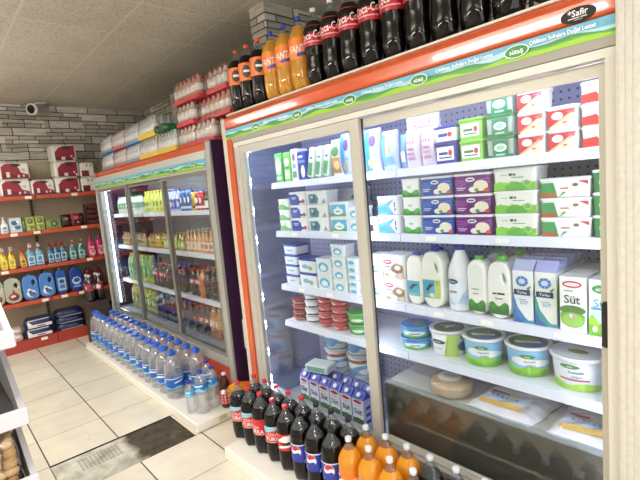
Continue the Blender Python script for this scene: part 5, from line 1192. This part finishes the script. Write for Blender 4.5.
for t, x, d in ((s_yel, .610, 'yellow spray cleaner at the picture edge'), (s_yel, .685, 'yellow spray cleaner with a white trigger, second from the picture edge'), (s_ora, .788, 'amber spray cleaner with a red trigger'),
                (s_blu, .868, 'pale blue spray cleaner with a white trigger, first of two'), (s_blu, .952, 'pale blue spray cleaner with a white trigger, second of two'), (s_tea, 1.063, 'dark blue spray cleaner with a red trigger, first of three'),
                (s_tea, 1.128, 'dark blue spray cleaner with a red trigger, second of three'), (s_tea, 1.196, 'dark blue spray cleaner with a red trigger, third of three'), (s_teal, 1.296, 'teal spray cleaner, first of the teal pair'), (s_teal, 1.390, 'teal spray cleaner, second of the teal pair')):
    shelf_item(t, d, x, 2, .048, g3, dy=.014)
def pinkb():
    t = T('softener_bottle', 'cleaner'); t.part('bottle', MB().loft([rrect(.030, .042, .016, 0), rrect(.033, .046, .018, .012), rrect(.033, .047, .018, .12), rrect(.026, .034, .016, .18), rrect(.016, .02, .012, .215)], P('c0306a', .25, 0, .5), True))
    t.part('cap', MB().lathe([(.019, .214), (.021, .216), (.018, .255), (.012, .262)], P('a8245a', .35), 14))
    t.part('label', art('label', [('e', 0, .35, .36, .26, 'e3b8b0'), ('e', .05, .42, .2, .14, 'c8703a'), ('r', -.3, .66, .3, .76, 'efd8e0')], .09, .17, on_front(.0336))); return t
t_pink = pinkb()
for i, x in enumerate((1.512, 1.612)): shelf_item(t_pink, 'bright pink softener bottle, %s' % ('full in view' if i == 0 else 'half hidden by the drinks cooler frame'), x, 2, .066, g3, dy=.01)
# fourth row: big detergent jugs
g4 = 'detergent jugs on the fourth red shelf'
def detj(name, col, cap, els, w=.158, h=.315, hole=True):
    t = T(name, 'detergent'); hw = w/2; bev = .012; i = bev
    out = [(-hw+i, i+.001), (hw-i, i+.001), (hw-i, h*.45), (hw-i, h*.68), (hw*.70, h*.83), (hw*.22, h*.89), (-hw*.22, h*.89), (-hw*.70, h*.83), (-hw+i, h*.68), (-hw+i, h*.45)]
    hl = [(hw*.42+(.017+bev)*math.cos(a*PI/7), h*.63+(.030+bev)*math.sin(a*PI/7)) for a in range(14)] if hole else None
    t.part('body', solid_outline(smooth_loop(out, 2), hl, .088, bev, P(col, .3), 'body'))
    t.part('cap', MB().lathe([(.014, h*.875), (.019, h*.90), (.017, h*.985), (.012, h)], P(cap, .4), 14))
    t.part('label', art('label', els, w, h, on_front(.0444))); return t
DEC = [('e', -.02, .25, .30, .13, 'dfe6ea'), ('e', .06, .22, .2, .08, '4a6a9a'), ('e', -.12, .38, .12, .06, 'dfe6ea'), ('e', -.08, .31, .1, .05, '22406f')]
j_white = detj('detergent_jug', 'a9ad9a', '9a6a4a', [('e', .0, .24, .32, .14, '8a2c30'), ('p', [(-.12, .34), (.02, .5), (.14, .34)], '9a3034'), ('e', -.05, .26, .16, .05, 'd8d2c8'), ('e', .08, .2, .14, .03, '3a2a2a')])
j_blue = detj('detergent_jug', '4a80c4', '8a6048', DEC); j_dbl = detj('detergent_bottle', '1f4f9a', 'c07a3a', [('r', -.36, .14, .36, .62, 'a8bfd8'), ('e', .0, .48, .24, .08, '2c4f8a'), ('r', -.24, .22, .24, .36, '3f74b0')], .115, .318, False)
j_dbr = detj('detergent_bottle', '1a3f8c', '3a4a6a', [('e', .0, .42, .34, .15, 'c3d3e6'), ('e', .02, .44, .24, .09, '2f5aa0'), ('r', -.28, .16, .28, .24, '7fa0cc')], .140, .312, False); j_red = detj('detergent_bottle', '5a1c24', '3a1a20', [('e', 0, .35, .3, .12, 'a06a6a')], .092, .262, False)
for t, x, d in ((j_white, .490, 'grey-white detergent jug cut by the picture edge'), (j_white, .648, 'grey-white detergent jug with a red emblem'), (j_blue, .816, 'blue detergent jug with a finger hole, first of two'), (j_blue, .980, 'blue detergent jug with a finger hole, second of two'),
                (j_dbl, 1.130, 'deep blue bottle with an orange cap'), (j_dbr, 1.287, 'deep blue wide bottle with a pale oval label'), (j_red, 1.440, 'dark red bottle, first of the pair by the drinks cooler'), (j_red, 1.545, 'dark red bottle, second of the pair by the drinks cooler')):
    shelf_item(t, d, x, 3, .10, g4, dy=.012)
# bottom row: bags of detergent and nappies
g5 = 'soft packs on the red base'
def softpack(name, w, d, h, col, els, seed, cat='pack'):
    t = T(name, cat); secs = []
    for k in range(7):
        f = k/6; s_ = .90 + .10*math.sin(PI*f); secs.append([(x*s_, y*s_*(1-.12*f*f), h*f) for x, y, _ in rrect(d/2, w/2, d*.3, 0)])
    t.part('pack', MB().loft(secs, P(col, .3), True)); t.part('label', art('label', els, w*.8, h, lambda u, v, e: (-(d/2*(.90+.10*math.sin(PI*v/h))) - e - .0012, -u, v))); return t
t_nap = softpack('nappy_pack', .30, .20, .105, '1d2f66', [('r', -.5, .08, .5, .42, 'efece6'), ('p', [(-.5, .42), (-.3, .42), (-.5, .9)], 'efece6'), ('e', .05, .23, .2, .08, 'b0404a'), ('r', -.48, .86, .4, .95, 'c9c6be')], 1); t_navy = softpack('detergent_bag', .33, .20, .078, '151d46', [('r', -.44, .08, .46, .2, 'c8c4ba'), ('r', -.2, .45, .25, .7, '3a4f8a')], 2)
t_napw = softpack('nappy_pack', .15, .18, .072, 'd8d3ca', [('r', -.4, .3, .4, .5, 'b06a6a')], 3)
for i in range(2): shelf_item(t_nap, 'navy and white nappy pack, %s of two' % level(i, 2), .830 + .012*i, 4, .20, g5, z=.1265+.1062*i, dy=.004)
for i in range(2): shelf_item(t_napw, 'whitish soft pack behind the bin rack, %s of two' % level(i, 2), .600, 4, .18, g5, z=.1265+.073*i, dy=.004)
for i in range(3): shelf_item(t_navy, 'dark navy bag with a pale edge, %s of its stack' % level(i, 3), 1.160, 4, .20, g5, z=.1265+.079*i, dy=.004)
for i in range(3): shelf_item(t_navy, 'dark navy bag at the cooler end, %s of its stack' % level(i, 3), 1.502, 4, .20, g5, z=.1265+.079*i, dy=.004)
# dark bottles standing between the far cooler and the red shelves
t_end = drink('cola_bottle', .045, .30, '1a1012', '8a2c34', 'b8b4c0', .40, .66, .66, deco='c8b8c0')
for i, (x, y) in enumerate(((1.30, 5.405), (1.40, 5.405), (1.30, 5.505), (1.40, 5.505))):
    t_end.place('dark cola bottle on the case past the water row, %s of the four' % ('front left', 'front right', 'rear left', 'rear right')[i], (x, y, .5015), 'cola bottles past the water row', (0, 0, i))
cb = MB().bbox(1.24, 1.462, 5.345, 5.565, 0, .50, P('3a2b26', .6), .006).obj('drinks_case'); tag(cb, 'dark case under the cola bottles past the water row', 'case')

# ================================================================== CONTENTS OF THE WHITE BINS
rnd = random.Random(5)
secs = []
for k in range(7):
    f = k/6; s_ = .84 + .16*math.sin(PI*f); secs.append([(x*s_, y*s_, .195*f) for x, y, _ in rrect(.058, .078, .03, .0)])
film = MB().loft(secs, FILM, True).mesh('wrapper')
nut_meshes = []
for q in range(6):
    n = 9; r = .0165; prof = [(.3, -.95), (.8, -.6), (1.05, -.1), (.95, .45), (.55, .9)]
    lump = MB().loft([[(r*a_*(1 + .22*math.sin(i*2.1+q*1.7+j))*math.cos(2*PI*i/n), r*a_*1.15*(1 + .2*math.cos(i*1.6+q+j*2))*math.sin(2*PI*i/n), r*b_) for i in range(n)] for j, (a_, b_) in enumerate(prof)], P(('dcb47c', 'cfa264', 'e6c694', 'd6ac74', 'e0bb84', 'c8995a')[q], .6), True)
    nut_meshes.append(lump.mesh('nut'))
for i, (x, y, z, r) in enumerate(((.040, 1.595, .7145, 0.0), (-.125, 1.60, .7145, 0), (.040, 1.735, .7145, 0), (-.125, 1.74, .7145, 0))):
    b = empty('nut_bag', (x, y, z), (0, 0, Q))
    tag(b, 'clear bag of tan nuts in the lowest white bin, %s' % ('by the lip and open side', 'by the lip, further in', 'behind, on the open side', 'behind, further in')[i], 'snack', 'nut bags in the lowest bin')
    link('wrapper', film, b)
    for k in range(6 if i < 2 else 4):
        for j in range(4):
            for p_ in range(3):
                o = link('nut', nut_meshes[rnd.randrange(6)], b)
                o.location = (-.034 + .034*p_ + rnd.uniform(-.004, .004), -.052 + .0345*j + rnd.uniform(-.004, .004), .021 + .030*k); o.rotation_euler = (rnd.uniform(-.6, .6), rnd.uniform(-.6, .6), rnd.uniform(0, 6))
t_snk = pouch('snack_bag', .15, .06, .13, '9fb4c8', [('r', -.3, .2, .3, .5, 'd9e2ea'), ('e', 0, .65, .3, .12, '3f6f9a')], 'snack')
t_snk.place('pale blue snack bag in the top white bin', (.03, 1.62, 1.1885), None, (0, 0, Q))
EXPOSURE = 0.17

# ================================================================== SMALL FIXTURES
cc = tag(empty('security_camera', (1.25, 6.13, CZ)), 'white bullet security camera on the ceiling edge above the back shelves', 'camera')
link('bracket', MB().lathe([(.035, -.012), (.035, -.001)], WHITE, 16).tube([(0, 0, -.012), (0, -.01, -.03)], .014, WHITE).mesh('bracket'), cc)
hs = MB().lathe([(.030, -.07), (.033, -.065), (.033, .055), (.040, .06), (.040, .075), (.034, .078)], P('dcd9d0', .4), 16).mesh('housing')
ho = link('housing', hs, cc); ho.location = (-.02, -.03, -.052); ho.rotation_euler = (math.radians(96), 0, math.radians(-48)); cc.scale = (1.75, 1.75, 1.75)
le = link('lens', MB().lathe([(.028, .0785), (.020, .081)], P('15161a', .15), 16).mesh('lens'), ho)
pp = MB().lathe([(.04, 2.2), (.04, CZ-.004)], P('e4e0d6', .5), 14).obj('drain_pipe'); pp.location = (2.50, 5.25, 0)
tag(pp, 'white vertical pipe on the stone wall behind the drinks packs', 'pipe')
bx = MB().bbox(2.50, 2.549, 4.27, 4.40, 2.742, 2.815, P('f4f2ea', .4), .006).obj('emergency_light'); tag(bx, 'small white box light high on the stone wall', 'light')

# ================================================================== LAMPS, DAYLIGHT, CAMERA
def area(name, loc, sx, sy, power, color, rot=(0, 0, 0)):
    l = bpy.data.lights.new(name, 'AREA'); l.shape = 'RECTANGLE'; l.size = sx; l.size_y = sy; l.energy = power; l.color = color
    o = bpy.data.objects.new(name, l); COL.objects.link(o); o.location = loc; o.rotation_euler = rot; return o
TUBE = (1.0, .985, .955)
lampbody = MB().bbox(-.07, .07, -.66, .66, 0, .045, WHITE, .01).box(-.006, .006, -.5, -.49, .045, .299, WHITE).box(-.006, .006, .49, .5, .045, .299, WHITE).mesh('batten')
for i, (x, y, p) in enumerate(((-.40, 1.5, 36), (-.40, -.9, 26), (-.40, 4.6, 34), (-1.7, 3.0, 32), (.9, -1.2, 18))):
    b = link('ceiling_lamp', lampbody); b.location = (x, y, CZ - .30)
    tag(b, 'white fluorescent batten hung below the ceiling, %s one from the shop entrance' % ORD[i], 'lamp')
    area('tube', (x, y, CZ - .306), .10, 1.25, p, TUBE); area('tube', (x, y, CZ - .248), .10, 1.25, p*1.0, TUBE, (PI, 0, 0))  # the up-facing light over each batten is added to brighten the ceiling
area('shopfront_daylight', (.2, FY0 + .05, 1.5), 3.6, 2.3, 60, (.98, .98, 1.0), (math.radians(90), 0, 0))
# LED light of the two coolers
COOL = (.80, .82, 1.0)
area('cooler_led', (1.575, 1.36, 1.838), .03, 1.9, 3.2, COOL, (0, math.radians(-28), 0))
area('cooler_led', (1.575, 2.355, 1.05), .02, 1.5, 5, COOL, (math.radians(-90), 0, math.radians(-35)))
area('cooler_led', (1.575, .40, 1.05), .02, 1.5, 4.5, COOL, (math.radians(90), 0, math.radians(35)))  # corner light added without any strip, to brighten the near end of the shelves
area('cooler_led', (1.558, 1.42, 1.2), .03, 1.2, 1.4, COOL, (math.radians(90), 0, math.radians(-90)))  # light of the strip added behind the middle stile
area('cooler_led', (1.57, 4.0, 1.772), .03, 2.4, 6, (.9, .95, 1.0), (0, math.radians(-28), 0))
area('cooler_led', (1.58, 5.21, 1.1), .03, 1.3, 4, (.9, .95, 1.0), (math.radians(-90), 0, math.radians(-35)))
w = bpy.data.worlds.new('shop_world'); scene.world = w; w.use_nodes = True
w.node_tree.nodes['Background'].inputs[0].default_value = (.9, .93, 1, 1); w.node_tree.nodes['Background'].inputs[1].default_value = .28

yaw, pitch, roll = (math.radians(a) for a in (41.79037, 6.82968, -5.11538))
cy_, sy_, cp, sp = math.cos(yaw), math.sin(yaw), math.cos(pitch), math.sin(pitch)
F = Vector((sy_*cp, cy_*cp, -sp)); R0 = Vector((cy_, -sy_, 0)); U0 = R0.cross(F)
R = R0*math.cos(roll) + U0*math.sin(roll); U = U0*math.cos(roll) - R0*math.sin(roll)
cd = bpy.data.cameras.new('camera'); cd.sensor_width = 36; cd.lens = 36*439.8507/640; cd.clip_start = .02
cam = bpy.data.objects.new('camera', cd); COL.objects.link(cam)
M4 = Matrix(((R.x, U.x, -F.x, 0), (R.y, U.y, -F.y, 0), (R.z, U.z, -F.z, 1.55), (0, 0, 0, 1)))
cam.matrix_world = M4; scene.camera = cam
scene.view_settings.view_transform = 'Standard'; scene.view_settings.look = 'None'
scene.view_settings.gamma = 1; scene.view_settings.use_curve_mapping = False; scene.view_settings.exposure = EXPOSURE
c = scene.cycles; c.max_bounces = 10; c.diffuse_bounces = 4; c.glossy_bounces = 4; c.transmission_bounces = 6; c.transparent_max_bounces = 40
c.caustics_reflective = False; c.caustics_refractive = False; c.use_denoising = True; c.sample_clamp_indirect = 6
